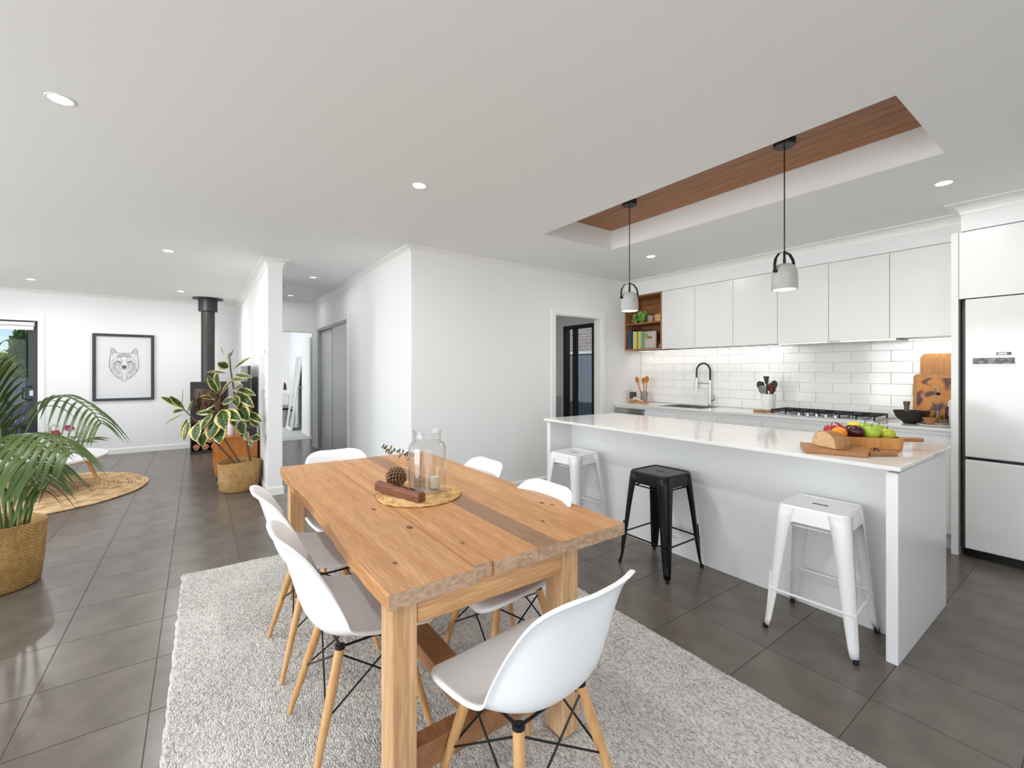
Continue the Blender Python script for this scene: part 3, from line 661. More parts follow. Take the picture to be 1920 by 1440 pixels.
for dx, dy, tx, tz, hd_, mh, lb in ((-.03, 0, -.075, 1.17, 'spoon', M_ut, 'black ladle leaning furthest left in the white crock'), (-.015, .01, -.045, 1.20, 'slice', M_steel, 'steel slice leaning left in the white crock'),
                                    (0, -.01, -.005, 1.22, 'slice', M_ut, 'tall black turner upright in the white crock'), (.01, .02, .005, 1.15, 'spoon', M_red, 'red spoon at the middle of the white crock'),
                                    (.02, -.005, .06, 1.18, 'spoon', M_ut, 'black spoon leaning right in the white crock'), (.03, .01, .035, 1.135, 'spoon', M_red, 'dark red spatula low at the front of the white crock'),
                                    (-.02, -.02, -.04, 1.125, 'spoon', M_steel, 'steel spoon low at the left front of the white crock')):
    utensil('kitchen_utensil', (-2.235 + dx, 4.94 + dy, .96), (-2.235 + tx, 4.93 + dy * 2, tz), M_ut if mh != M_steel else M_steel, lb, hd_, mh, G1)
# left group
disc('round_board', 'round wooden board in the left corner of the back counter', 'board', (-3.92, 4.93, .9203), .13, .02, M_honey)
ut = tag(obj('spoon_holder', MB().lathe([(.045, 0), (.05, .13), (.045, .13), (.04, .01), (.002, .01)], (-3.885, 5.0, .9405), 22), mat('holder_grey', srgb(150, 142, 132), .6), smooth=True), 'grey stone pot holding wooden spoons on the round board', 'pot')
M_spoon = mat('spoon_wood', srgb(214, 140, 46), .45, col2=srgb(176, 104, 36), vscale=8)
G2 = 'wooden spoons in the grey pot'
for dx, tx, tz, lb in ((-.02, -.10, 1.20, 'dark wooden spoon leaning left in the grey pot'), (0, .0, 1.19, 'wooden spoon standing upright in the grey pot'), (.015, .05, 1.21, 'wooden spoon leaning right in the grey pot')):
    utensil('wooden_spoon', (-3.885 + dx, 5.0, .955), (-3.885 + tx, 4.99, tz), M_spoon, lb, 'spoon', M_spoon, G2)
bk = thing('dark_block', 'small dark grey block with pale base on the round board', 'ornament', (-3.99, 4.90, .9403))
obj('base', MB().box(-4.03, -3.95, 4.87, 4.93, .9405, .975), mat('pale_block', srgb(196, 160, 130), .6), bk, bevel=.003)
obj('block', MB().box(-4.03, -3.955, 4.872, 4.928, .9755, 1.065), mat('slate_block', srgb(66, 66, 70), .6), bk, bevel=.003)
gs = thing('garlic_scoop', 'pale twisted garlic stalk lying on the round board', 'garlic', (-3.88, 4.86, .9403))
obj('bulb', MB().ball((-3.93, 4.86, .972), .03, 12, .9), mat('garlic2', srgb(222, 204, 184), .6), gs, smooth=True)
obj('stalk', MB().tube([(-3.93, 4.86, .985), (-3.88, 4.85, .972), (-3.83, 4.85, .956), (-3.79, 4.86, .951)], [.02, .014, .011, .007], 8), mat('garlic2', 0), gs, smooth=True)
pw1 = thing('power_outlet', 'white double power outlet on the wall in the kitchen corner', 'outlet', (-4.08, 4.9, 1.12))
obj('plate', MB().box(-4.0795, -4.071, 4.85, 4.96, 1.085, 1.155), M_trim, pw1, bevel=.002)
for yy in (4.88, 4.93): obj('switch', MB().box(-4.0709, -4.067, yy - .008, yy + .008, 1.13, 1.145), M_gloss, pw1)

# right group near fridge
def leanboard(name, label, x0, x1, z0, h_, y0, tilt, r_, m, lipm=None, inset=None):
    t = thing(name, label, 'cutting board', ((x0 + x1) / 2, y0, z0)); t.rotation_euler = (tilt, 0, 0)
    w = (x1 - x0) / 2
    poly = rrect(-w, w, 0, h_, r_)
    o = obj('board', MB().add([(x, -.011, z) for x, z in poly] + [(x, .011, z) for x, z in poly],
        [tuple(range(len(poly))), tuple(range(len(poly), 2 * len(poly)))[::-1]] + [(i, (i + 1) % len(poly), len(poly) + (i + 1) % len(poly), len(poly) + i) for i in range(len(poly))]), m, t, local=True, bevel=.003)
    if inset:
        p2 = rrect(-w + .025, w - .025, .02, h_ - .035, r_ * .6)
        obj('inlay', MB().add([(x, -.0135, z) for x, z in p2] + [(x, -.0112, z) for x, z in p2], [tuple(range(len(p2))), tuple(range(len(p2), 2 * len(p2)))[::-1]] + [(i, (i + 1) % len(p2), len(p2) + (i + 1) % len(p2), len(p2) + i) for i in range(len(p2))]), inset, t, local=True)
    return t
M_mott = mat('mottled_wood', srgb(84, 44, 22), .45, col2=srgb(206, 134, 56), vscale=11, contrast=(.44, .53), detail=2)
leanboard('cutting_board', 'tall honey coloured cutting board leaning behind the mottled one', -1.07, -.79, .9215, .585, 5.145, -.03, .045, M_honey, inset=M_honey)
leanboard('cutting_board', 'mottled brown cutting board with pale rim leaning by the fridge panel', -1.10, -.79, .9215, .41, 5.06, -.08, .035, M_honey, inset=M_mott)
mo = thing('mortar', 'large black mortar bowl on the back counter', 'mortar', (-1.03, 4.84, .92))
obj('bowl', MB().lathe([(.05, 0), (.055, .008), (.06, .014), (.10, .05), (.118, .105), (.112, .105), (.09, .05), (.03, .025), (.002, .022)], (-1.06, 4.84, .9205), 32), mat('black_stone', srgb(30, 28, 25), .5, bump=.2, bscale=120), mo, smooth=True)
tag(obj('pestle', MB().lathe([(.026, 0), (.024, .02), (.016, .10), (.024, .15), (.020, .156)], (-1.095, 4.86, .946), 16), mat('pestle_stone', srgb(112, 92, 74), .5), smooth=True), 'brown pestle standing in the black mortar', 'pestle')
ty = tag(obj('white_tray', MB().lathe([(.09, 0), (.115, .006), (.115, .012), (.09, .010)], (-.90, 4.79, .9203), 30, True, True), M_gloss, smooth=True), 'flat white tray under the small bowls by the fridge panel', 'tray')
tag(obj('wooden_bowl', MB().lathe([(.025, 0), (.045, .05), (.041, .05), (.02, .008)], (-.935, 4.765, .9325), 20), M_board, smooth=True), 'small wooden bowl on the flat white tray', 'bowl')
tag(obj('glass_bowl', MB().lathe([(.03, 0), (.052, .045), (.049, .045), (.028, .004)], (-.835, 4.775, .9325), 24), M_glass, smooth=True), 'small clear glass bowl on the flat white tray', 'bowl')
ob = thing('oil_bottle', 'clear oil bottle with pourer in front of the mottled board', 'bottle', (-.965, 4.90, .92))
obj('body', MB().lathe([(.03, 0), (.034, .004), (.034, .14), (.026, .17), (.012, .20), (.012, .235)], (-.92, 4.96, .9205), 22), M_glass, ob, smooth=True)
obj('oil', MB().lathe([(.028, 0), (.0315, .003), (.0315, .07)], (-.92, 4.96, .9235), 20), mat('olive_oil', srgb(190, 150, 30), .1, trans=.6, ior=1.4), ob, smooth=True)
obj('stopper', MB().lathe([(.012, 0), (.013, .02), (.006, .025)], (-.92, 4.96, 1.156), 12), M_rubber, ob, smooth=True)
obj('spout', MB().tube([(-.92, 4.96, 1.18), (-.922, 4.958, 1.215), (-.927, 4.955, 1.235)], [.005, .004, .003], 8), M_chrome, ob, smooth=True)
sj = thing('spice_jar', 'small dark red spice jar right of the oil bottle', 'jar', (-.875, 4.93, .92))
obj('body', MB().lathe([(.022, 0), (.028, .03), (.028, .13), (.02, .15)], (-.85, 4.95, .9205), 18), mat('jar_red', srgb(74, 28, 18), .2), sj, smooth=True)
obj('lid', MB().cyl((-.85, 4.95, 1.071), .022, .02, 18), M_steel, sj, smooth=True)
wc = thing('white_canister', 'white lidded canister against the fridge panel', 'canister', (-.81, 4.85, .92))
obj('body', MB().lathe([(.02, 0), (.026, .005), (.03, .17), (.032, .18)], (-.812, 4.87, .9205), 20), M_gloss, wc, smooth=True)
obj('lid', MB().lathe([(.033, 0), (.033, .012), (.02, .03), (.006, .034)], (-.812, 4.87, 1.1015), 20), M_gloss, wc, smooth=True)

# ------------------------------------------------------------------ island items: board, bread, wooden tray with fruit
def rot_pts(poly, c, a): return [(c[0] + x * math.cos(a) - y * math.sin(a), c[1] + x * math.sin(a) + y * math.cos(a)) for x, y in poly]
Z0 = .9203
wb = thing('bread_board', 'long thick bread board with leather loop at the right end of the island', 'board', (-.93, 2.80, Z0))
pa = math.atan2(2.78 - 2.67, -.76 + 1.02)
obj('board', MB().prism([(-1.12, 2.86), (-1.01, 2.64), (-.765, 2.745), (-.80, 2.90), (-.84, 2.965)], Z0, Z0 + .024), M_board, wb, bevel=.003)
obj('handle', MB().prism([(-.80, 2.865), (-.775, 2.80), (-.69, 2.92), (-.712, 2.955)], Z0 + .001, Z0 + .022), M_board, wb, bevel=.003)
obj('leather_loop', MB().tube([(-.765, 2.83, Z0 + .02), (-.77, 2.845, Z0 + .04), (-.765, 2.87, Z0 + .035), (-.745, 2.88, Z0 + .004), (-.735, 2.86, Z0 + .003)], .003, 6), M_rubber, wb, smooth=True)
br = thing('bread_loaf', 'cut half loaf of bread on the bread board', 'bread', (-.98, 2.80, Z0 + .025))
cutc = Vector((-.965, 2.765, 0)); dirb = Vector((.48, .88, 0)).normalized(); wdir = Vector((.88, -.48, 0)) * -1
prof = []
for k in range(15):
    a = PI * k / 14; prof.append((.080 * math.cos(a), .088 * max(math.sin(a), 0) ** .75))
mb = MB(); nseg = 7; m_ = len(prof)
for i in range(nseg + 1):
    t = i / nseg; s_ = 1 - .5 * max(0, t - .3) ** 2 * 2
    for (u, z_) in prof:
        p = cutc + dirb * (t * .125) + wdir * (u * s_); mb.v.append((p.x, p.y, Z0 + .0252 + z_ * s_))
for i in range(nseg):
    for k in range(m_ - 1): mb.f.append((i * m_ + k, i * m_ + k + 1, (i + 1) * m_ + k + 1, (i + 1) * m_ + k))
    mb.f.append((i * m_ + m_ - 1, i * m_, (i + 1) * m_, (i + 1) * m_ + m_ - 1))
mb.f.append(tuple((nseg) * m_ + k for k in range(m_)))
mb.f.append(tuple(k for k in range(m_)))
obj('crust', mb, mat('crust', srgb(150, 98, 50), .8, col2=srgb(186, 146, 98), vscale=18, bump=.5, bscale=60), br, smooth=True, ang=50)
cf = MB().add([tuple(cutc + wdir * (u * .93) - dirb * .0015 + Vector((0, 0, Z0 + .028 + z_ * .93))) for u, z_ in prof], [tuple(range(m_))])
tag(obj('crumb', cf, mat('crumb', srgb(228, 196, 152), .9, col2=srgb(206, 170, 122), vscale=60, bump=.6, bscale=90), br), 'pale crumb of the cut face')
# fruit tray
ftc = Vector((-.90, 3.075)); fa = math.atan2(.30, .27)
fa = math.atan2(3.25 - 2.97, -.80 + 1.06) * .85
ft = thing('fruit_tray', 'deep wooden tray with a handle full of fruit on the island', 'tray', (ftc.x, ftc.y, Z0))
ft.rotation_euler = (0, 0, fa)
def ring(w, h_, r_): return rrect(-w, w, -h_, h_, r_, 4)
mb = MB(); layers = [(ring(.165, .095, .03), 0), (ring(.172, .102, .035), .01), (ring(.178, .108, .04), .072), (ring(.166, .096, .035), .072), (ring(.158, .088, .03), .014)]
n_ = len(layers[0][0])
for poly, z_ in layers: mb.v += [(x, y, z_ + .0003) for x, y in poly]
for i in range(4):
    for k in range(n_): mb.f.append((i * n_ + k, i * n_ + (k + 1) % n_, (i + 1) * n_ + (k + 1) % n_, (i + 1) * n_ + k))
mb.f.append(tuple(range(n_))[::-1]); mb.f.append(tuple(4 * n_ + k for k in range(n_)))
obj('tray', mb, M_honey, ft, local=True)
obj('handle', MB().box(.176, .30, -.02, .02, .044, .066), M_board, ft, local=True, bevel=.005)
def fruit(name, label, cat, u, v, z_, r_, m, sz=1, stem=True, group=None, sx=1):
    r_ *= 1.08; z_ += .006
    c = Vector((ftc.x + u * math.cos(fa) - v * math.sin(fa), ftc.y + u * math.sin(fa) + v * math.cos(fa), Z0 + z_))
    t = thing(name, label, cat, (c.x, c.y, c.z - r_ * sz), 0, group)
    n = 16; pr = []
    for i in range(11):
        a = PI * i / 10; rad = r_ * math.sin(a) * (1 - .04 * math.cos(a)); zz = -r_ * sz * math.cos(a)
        if stem and i > 8: zz -= r_ * .12 * (i - 8)
        pr.append((max(rad, 1e-4), zz))
    obj('fruit', MB().lathe(pr, (c.x, c.y, c.z), n, False, False, sx), m, t, smooth=True)
    if stem: obj('stem', MB().tube([(c.x, c.y, c.z + r_ * sz * .78), (c.x + .004, c.y, c.z + r_ * sz + .012)], .0018, 5), M_dkwood, t)
M_gap_ = mat('apple_green', srgb(150, 186, 40), .3, col2=srgb(176, 200, 70), vscale=14)
M_rap = mat('apple_red', srgb(150, 28, 30), .3, col2=srgb(190, 70, 50), vscale=12)
M_plum = mat('plum_dark', srgb(62, 14, 30), .25)
M_orn = mat('orange_fruit', srgb(242, 150, 24), .45, bump=.2, bscale=200)
M_lem = mat('lemon_fruit', srgb(240, 212, 30), .4, bump=.2, bscale=200)
fruit('apple', 'green apple at the front right of the fruit tray', 'apple', .04, -.045, .09, .04, M_gap_, .92, group='green apples in the tray')
fruit('apple', 'green apple with long stem at the back of the fruit tray', 'apple', .045, .04, .096, .041, M_gap_, .92, group='green apples in the tray')
fruit('apple', 'yellow green apple nearest the tray handle', 'apple', .12, -.03, .08, .036, mat('apple_yellow', srgb(184, 190, 50), .3), .92, group='green apples in the tray')
fruit('apple', 'third green apple behind the two front ones in the tray', 'apple', .115, .045, .09, .038, M_gap_, .92, group='green apples in the tray')
fruit('plum', 'dark purple plum in the middle of the fruit tray', 'plum', -.035, -.045, .088, .037, M_plum, .95, False, group='dark plums in the tray')
fruit('plum', 'dark purple plum behind the front plum', 'plum', -.03, .03, .084, .034, M_plum, .95, False, group='dark plums in the tray')
fruit('orange', 'orange at the left of the fruit tray behind the loaf', 'orange', -.115, -.04, .076, .036, M_orn, .95, False)
fruit('lemon', 'yellow lemon at the back of the fruit tray', 'lemon', -.0, .055, .108, .028, M_lem, .9, False, sx=1.25)
fruit('apple', 'red apple at the far left of the fruit tray', 'apple', -.12, .045, .082, .037, M_rap, .92)
cc = Vector((ftc.x - .07 * math.cos(fa), ftc.y - .07 * math.sin(fa), Z0 + .10))
tag(obj('chilli', MB().tube([cc + Vector((.03, 0, -.012)), cc, cc + Vector((-.03, -.01, .03)), cc + Vector((-.05, -.015, .045))], [.009, .011, .007, .001], 8), mat('chilli_red', srgb(160, 24, 24), .3), smooth=True), 'red chilli pointing up beside the plums', 'chilli')

# ------------------------------------------------------------------ pendants, downlights, ceiling vent
M_conc = mat('concrete_pale', srgb(196, 196, 194), .75, col2=srgb(182, 182, 180), vscale=14, bump=.1, bscale=120)
M_bulb = mat('lamp_glow', (1, 1, 1, 1), .5, emit=(1, .97, .92, 1), estr=3)
def pendant(x, y, lab):
    t = thing('pendant_lamp', lab, 'pendant lamp', (x, y, RZ - .001), 0, 'concrete pendants over the island')
    zb = 1.85
    obj('canopy', MB().lathe([(.002, -.04), (.056, -.04), (.06, -.034), (.06, -.001)], (x, y, RZ), 28), M_black, t, smooth=True)
    obj('cord', MB().tube([(x, y, RZ - .04), (x, y, zb + .225)], .0035, 8), M_black, t)
    obj('socket', MB().tube([(x, y, zb + .235), (x, y, zb + .15)], [.006, .009], 10), M_black, t, smooth=True)
    shp = obj('shade', MB().lathe([(.002, .155), (.035, .154), (.055, .142), (.066, .115), (.070, .08), (.071, 0), (.064, 0), (.062, .08), (.055, .12), (.03, .14), (.002, .142)], (x, y, zb), 36, False, False), M_conc, t, smooth=True, ang=50)
    # strap handle: runs across the image plane
    ax = Vector((math.sin(PSI - .35), math.cos(PSI - .35), 0)); ay = Vector((-ax.y, ax.x, 0))
    pts = [(-.078, .105), (-.078, .15), (-.070, .185), (-.045, .215), (0, .228), (.045, .215), (.070, .185), (.078, .15), (.078, .105)]
    mb = MB(); w = .009
    for u, z_ in pts:
        s_ = .93
        for (du, dv) in ((0, -w), (0, w), (.004, w), (.004, -w)):
            k = 1 if u >= 0 else -1
            p = Vector((x, y, zb + z_ + (du if abs(u) < .06 else 0))) + ax * (u + (du * k if abs(u) >= .06 else 0)) + ay * dv
            mb.v.append(tuple(p))
    for i in range(len(pts) - 1):
        for k in range(4): mb.f.append((i * 4 + k, i * 4 + (k + 1) % 4, (i + 1) * 4 + (k + 1) % 4, (i + 1) * 4 + k))
    mb.f.append((0, 1, 2, 3)); mb.f.append(tuple(8 * 4 + k for k in range(4)))
    obj('strap_handle', mb, M_black, t)
    for s_ in (-1, 1):
        p = Vector((x, y, zb + .108)) + ax * (.078 * s_)
        obj('strap_bolt', MB().tube([p - ax * .010 * s_, p + ax * .008 * s_], .010, 10), M_black, t)
    obj('diffuser', MB().cyl((x, y, zb + .004), .062, .003, 28), M_bulb, t)
    light('pendant_light', 'AREA', (0, 0, zb - .004 - RZ), (0, 0, 0), 2.0, (1, .95, .88), parent=t, shape='DISK', size=.12)
pendant(-2.40, 2.90, 'pale concrete pendant lamp hanging in front of the oak shelf')
pendant(-1.22, 2.90, 'pale concrete pendant lamp hanging nearest the fridge')
DL = [(-2.77, -.50, 'downlight at the upper left, nearest the camera'), (-2.70, 1.18, 'downlight over the dining table'), (-.70, 3.92, 'downlight in front of the fridge'), (-2.95, 3.91, 'downlight between island and oak shelf'),
      (-5.64, -.24, 'downlight left of the partition wall end'), (-8.45, -1.80, 'downlight near the garden sliding door'), (-8.40, -.21, 'downlight just left of the flue'), (-.4, -2.2, None), (-5.6, -2.6, None), (.6, 1.2, None), (-5.3, 3.9, 'unseen round ceiling downlight added to brighten the laundry')]  # the laundry downlight is unseen, added to brighten that room
M_lens = mat('downlight_lens', (1, 1, 1, 1), .5, emit=(1, .98, .95, 1), estr=14)
for x, y, lb in DL:
    t = thing('downlight', lb or 'round ceiling downlight outside the picture', 'downlight', (x, y, H), 0, 'round downlights in the ceiling')
    obj('ring', MB().lathe([(.040, -.0005), (.050, -.0005), (.048, -.004), (.040, -.003)], (x, y, H), 28, False, False), M_trim, t, smooth=True)
    obj('lens', MB().cyl((x, y, H - .0025), .040, .002, 28), M_lens, t)
    light('downlight_beam', 'AREA', (0, 0, -.006), (0, 0, 0), 4.0 if y > 3 else 9.5, (1, .985, .965), parent=t, shape='DISK', size=.08)
vt = thing('ceiling_vent', 'white square return air vent in the hall ceiling', 'vent', (-7.25, 1.23, H))
obj('frame', frame4(MB(), 'Y', 0, 0, 0, 0, 0, 0, 0) if False else MB().box(-7.5, -7.0, 1.02, 1.05, H - .012, H - .0005).box(-7.5, -7.0, 1.40, 1.43, H - .012, H - .0005).box(-7.5, -7.47, 1.05, 1.40, H - .012, H - .0005).box(-7.03, -7.0, 1.05, 1.40, H - .012, H - .0005), M_trim, vt)
for k in range(9): obj('louvre', MB().box(-7.465 + k * .048, -7.44 + k * .048, 1.05, 1.40, H - .010, H - .003), M_trim, vt)
for i, (x, y, lb) in enumerate(((-6.15, 1.22, 'round fitting in the hall ceiling nearer the kitchen, lit to brighten the hall'), (-7.85, 1.22, 'round fitting at the far end of the hall ceiling, lit to brighten the hall'))):
    t = thing('hall_fitting', lb, 'downlight', (x, y, H), 0, 'lit hall ceiling fittings')
    obj('ring', MB().lathe([(.040, -.0005), (.055, -.0005), (.052, -.005), (.040, -.003)], (x, y, H), 28, False, False), M_trim, t, smooth=True)
    obj('lens', MB().cyl((x, y, H - .0025), .040, .002, 28), mat('fill_lens', (1, 1, 1, 1), .5, emit=(1, .98, .95, 1), estr=.9), t)
    light('hall_fill', 'AREA', (0, 0, -.006), (0, 0, 0), 1.8, (1, .985, .965), parent=t, shape='DISK', size=.08)  # added lamp under an unlit fitting, lifts the dark hall
for x, z0, w, h_, lb in ((-5.56, 1.50, .07, .12, 'white thermostat control on the partition wall end'), (-5.62, 1.06, .07, .115, 'white light switch below the thermostat')):
    t = thing('wall_switch', lb, 'switch', (x, .62, z0))
    obj('plate', MB().box(x - w / 2, x + w / 2, .608, .6195, z0, z0 + h_), M_trim, t, bevel=.002)
    obj('screen' if w == .07 and h_ == .12 else 'rocker', MB().box(x - .018, x + .018, .604, .6078, z0 + .05, z0 + .09), M_silver, t)

# ------------------------------------------------------------------ stools
def make_stool(m, name_label, cat='stool', group=None):
    t = thing('bar_stool', name_label, cat, (0, 0, 0), 0, group)
    hs = .15; zt = .66
    # seat: closed top sheet as rings of quads, slot painted on as a dark inlay
    outer = rrect(-hs, hs, -hs, hs, .035, 4); n = len(outer)
    slot = []
    for (x, y) in outer:
        a = math.atan2(y, x); sx = max(-.038, min(.038, x * .6)); sy = .008 if y > 0 else -.008
        slot.append((sx, sy))
    def lay(scale, z_): return [(x * scale, y * scale, z_) for x, y in outer]
    L_ = [lay(1.005, zt - .03), lay(1.0, zt - .008), lay(.975, zt), lay(.93, zt - .001), lay(.915, zt - .005), lay(.6, zt - .005), [(x * .3, y * .3, zt - .005) for x, y in outer]]
    mb = MB()
    for l in L_: mb.v += l
    for i in range(len(L_) - 1):
        for k in range(n): mb.f.append((i * n + k, i * n + (k + 1) % n, (i + 1) * n + (k + 1) % n, (i + 1) * n + k))
    mb.f.append(tuple(base_ + k for base_ in [(len(L_) - 1) * n] for k in range(n)))
    obj('seat', mb, m, t, local=True, smooth=True, ang=40, solid=.003)
    tag(obj('slot_shade', MB().prism(rrect(-.036, .036, -.007, .007, .006, 3), zt - .0034, zt - .0025), M_rubber, t, local=True), 'dark inlay painting the shade of the hand slot')  # dark inlay stands in for the shaded hole, seat has no opening
    # legs: rounded angle section, tapering
    for sx in (-1, 1):
        for sy in (-1, 1):
            mb = MB(); secs = [(.1515, .080, zt - .010), (.157, .074, zt - .06), (.163, .066, zt - .13), (.1735, .057, .40), (.188, .046, .20), (.199, .034, .055), (.203, .028, .02)]
            np_ = 0
            for c, wl, z_ in secs:
                r_ = min(.034, wl * .8); pts = [(c - wl, c), (c - r_, c)] + [(c - r_ + r_ * math.sin(a), c - r_ + r_ * math.cos(a)) for a in (PI / 8, PI / 4, 3 * PI / 8)] + [(c, c - r_), (c, c - wl)]
                np_ = len(pts); mb.v += [(sx * x, sy * y, z_) for x, y in pts]
            for i in range(len(secs) - 1):
                for k in range(np_ - 1): mb.f.append((i * np_ + k, i * np_ + k + 1, (i + 1) * np_ + k + 1, (i + 1) * np_ + k))
            lg = obj('leg', mb, m, t, local=True, smooth=True, ang=60, solid=.003)
            # pressed rib on leg
            obj('rib', MB().tube([(sx * .1755, sy * .1755, .30), (sx * .1865, sy * .1865, .10)], [.0045, .0045], 6), m, lg, local=True)
            obj('foot_cap', MB().cyl((sx * .194, sy * .194, .0005), .0125, .022, 12), M_rubber, lg, local=True)
    # arch skirt corners and rails
    for a in range(4):
        ca, sa = [(1, 0), (0, 1), (-1, 0), (0, -1)][a]
        R_ = lambda x, y: (x * ca - y * sa, x * sa + y * ca)
        p0 = R_(-.178, .186); p1 = R_(.178, .186)
        obj('foot_rail', MB().tube([(*p0, .215), (*p1, .215)], .006, 6), m, t, local=True)
        p0 = R_(-.13, .12); p1 = R_(.13, .12)
        obj('brace', MB().tube([(*p0, .555), (*p1, .555)], .005, 6), m, t, local=True)
        mb = MB(); q = [(-.120, zt - .012), (.120, zt - .012), (.120, zt - .125), (.085, zt - .078), (-.085, zt - .078), (-.120, zt - .125)]
        fr_ = [(*R_(x, .1500 + (zt - .012 - z_) * .115), z_) for x, z_ in q]
        mb.add(fr_, [tuple(range(6))]); obj('skirt', mb, m, t, local=True, solid=.003)
    return t
s1 = make_stool(M_blackst, 'black metal stool in the middle of the row at the island')
s1.location = (-1.91, 2.635, 0); s1.rotation_euler = (0, 0, .0)
s2 = make_stool(M_whitest, 'white metal stool nearest the right end of the island', group='white metal stools')
s2.location = (-.945, 2.66, 0); s2.rotation_euler = (0, 0, .07)
s3 = copy_tree(s2); s3.location = (-2.78, 2.64, 0); s3.rotation_euler = (0, 0, .08); s3['label'] = 'white metal stool at the far left end of the island'

# ------------------------------------------------------------------ dining table
TZ = .76
M_endgrain = mat('end_grain', srgb(196, 166, 136), .7, col2=srgb(164, 134, 108), vscale=40, stretch=(1, 1, 2.5), bump=.4, bscale=90, contrast=(.35, .65))
tb = thing('dining_table', 'rustic recycled timber dining table with square legs', 'table', (-2.1, .9, 0))
def board(name, x0, x1, y0, y1, z0, z1, m, parent, wob=.0, seed=0, nx=22, edge0=False, edge1=False):
    rd = random.Random(seed); mb = MB(); ys = [y0, y1]
    for i in range(nx + 1):
        x = x0 + (x1 - x0) * i / nx
        a = (noise.noise(Vector((x * 3.1, seed * 3.3, 0))) * wob if edge0 else 0); b = (noise.noise(Vector((x * 3.1, seed * 3.3, 9))) * wob if edge1 else 0)
        a2 = (noise.noise(Vector((x * 9, seed, 4))) * wob * .7 if edge0 else 0)
        mb.v += [(x, y0 + a, z1), (x, y1 + b, z1), (x, y1 + b, z0), (x, y0 + a + a2, z0)]
    for i in range(nx):
        for k in range(4): mb.f.append((i * 4 + k, i * 4 + (k + 1) % 4, (i + 1) * 4 + (k + 1) % 4, (i + 1) * 4 + k))
    mb.f.append((0, 1, 2, 3)); mb.f.append(tuple(nx * 4 + k for k in range(4)))
    o = obj(name, mb, m, parent, bevel=.003 if edge0 or edge1 else .0012); o.data.materials.append(M_endgrain)
    for p in o.data.polygons:
        if abs(p.normal.x) > .9: p.material_index = 1
    return o
zz0 = TZ - .047
bd = []
bd.append(board('top_board', -3.07, -1.15, .41, .6885, zz0, TZ, M_table, tb, .012, 1, edge0=True))
bd.append(board('top_board', -3.07, -1.172, .69, .7592, zz0, TZ - .0005, M_table, tb, 0, 2))
bd.append(board('top_board', -3.06, -1.162, .7605, .9396, zz0, TZ - .0002, M_table, tb, 0, 3))
bd.append(tag(board('top_board', -3.06, -1.1605, .94, 1.0388, zz0, TZ - .0006, M_tabledark, tb, 0, 4), 'darker brown board'))
bd.append(board('top_board', -3.06, -1.158, 1.0392, 1.1988, zz0, TZ - .0003, M_table, tb, 0, 5))
bd.append(board('top_board', -3.05, -1.157, 1.1992, 1.375, zz0, TZ, M_table, tb, .008, 6, edge1=True))
# knots
M_knot = mat('knot', srgb(96, 62, 42), .6)
for (x, y, r_) in ((-1.60, .66, .014), (-1.90, .62, .010), (-1.33, .50, .008), (-1.55, 1.27, .010), (-1.50, 1.29, .008), (-1.36, 1.12, .007), (-2.55, .58, .008), (-1.35, .75, .006)):
    k_ = obj('knot', MB().lathe([(r_ * .05, .0006), (r_, .0003)], (x, y, TZ + .0002), 12, True, False, 1.5, .8), M_knot, tb)
def leg(x0, x1, y0, y1): obj('leg', MB().box(x0, x1, y0, y1, .0245, zz0 - .0005), M_tleg, tb, bevel=.006)
leg(-1.285, -1.19, .44, .515); leg(-1.285, -1.19, 1.07, 1.15)
leg(-2.95, -2.86, .44, .525); leg(-2.95, -2.86, 1.19, 1.275)
obj('apron', MB().box(-1.225, -1.192, .516, 1.069, zz0 - .085, zz0 - .0005), M_tapron, tb, bevel=.005)
obj('apron', MB().box(-2.935, -2.90, .526, 1.189, zz0 - .085, zz0 - .0005), M_tapron, tb, bevel=.005)
obj('apron', MB().box(-2.859, -1.286, .47, .50, zz0 - .075, zz0 - .0005), M_tbeam, tb, bevel=.004)
obj('apron', MB().box(-2.859, -1.286, 1.10, 1.13, zz0 - .075, zz0 - .0005), M_tbeam, tb, bevel=.004)
obj('cross_beam', MB().box(-1.275, -1.215, .516, 1.069, .17, .25), M_tbeam, tb, bevel=.004)
obj('cross_beam', MB().box(-2.94, -2.87, .526, 1.189, .17, .25), M_tbeam, tb, bevel=.004)
obj('long_beam', MB().box(-2.869, -1.276, .73, .83, .185, .245), M_tbeam, tb, bevel=.004)

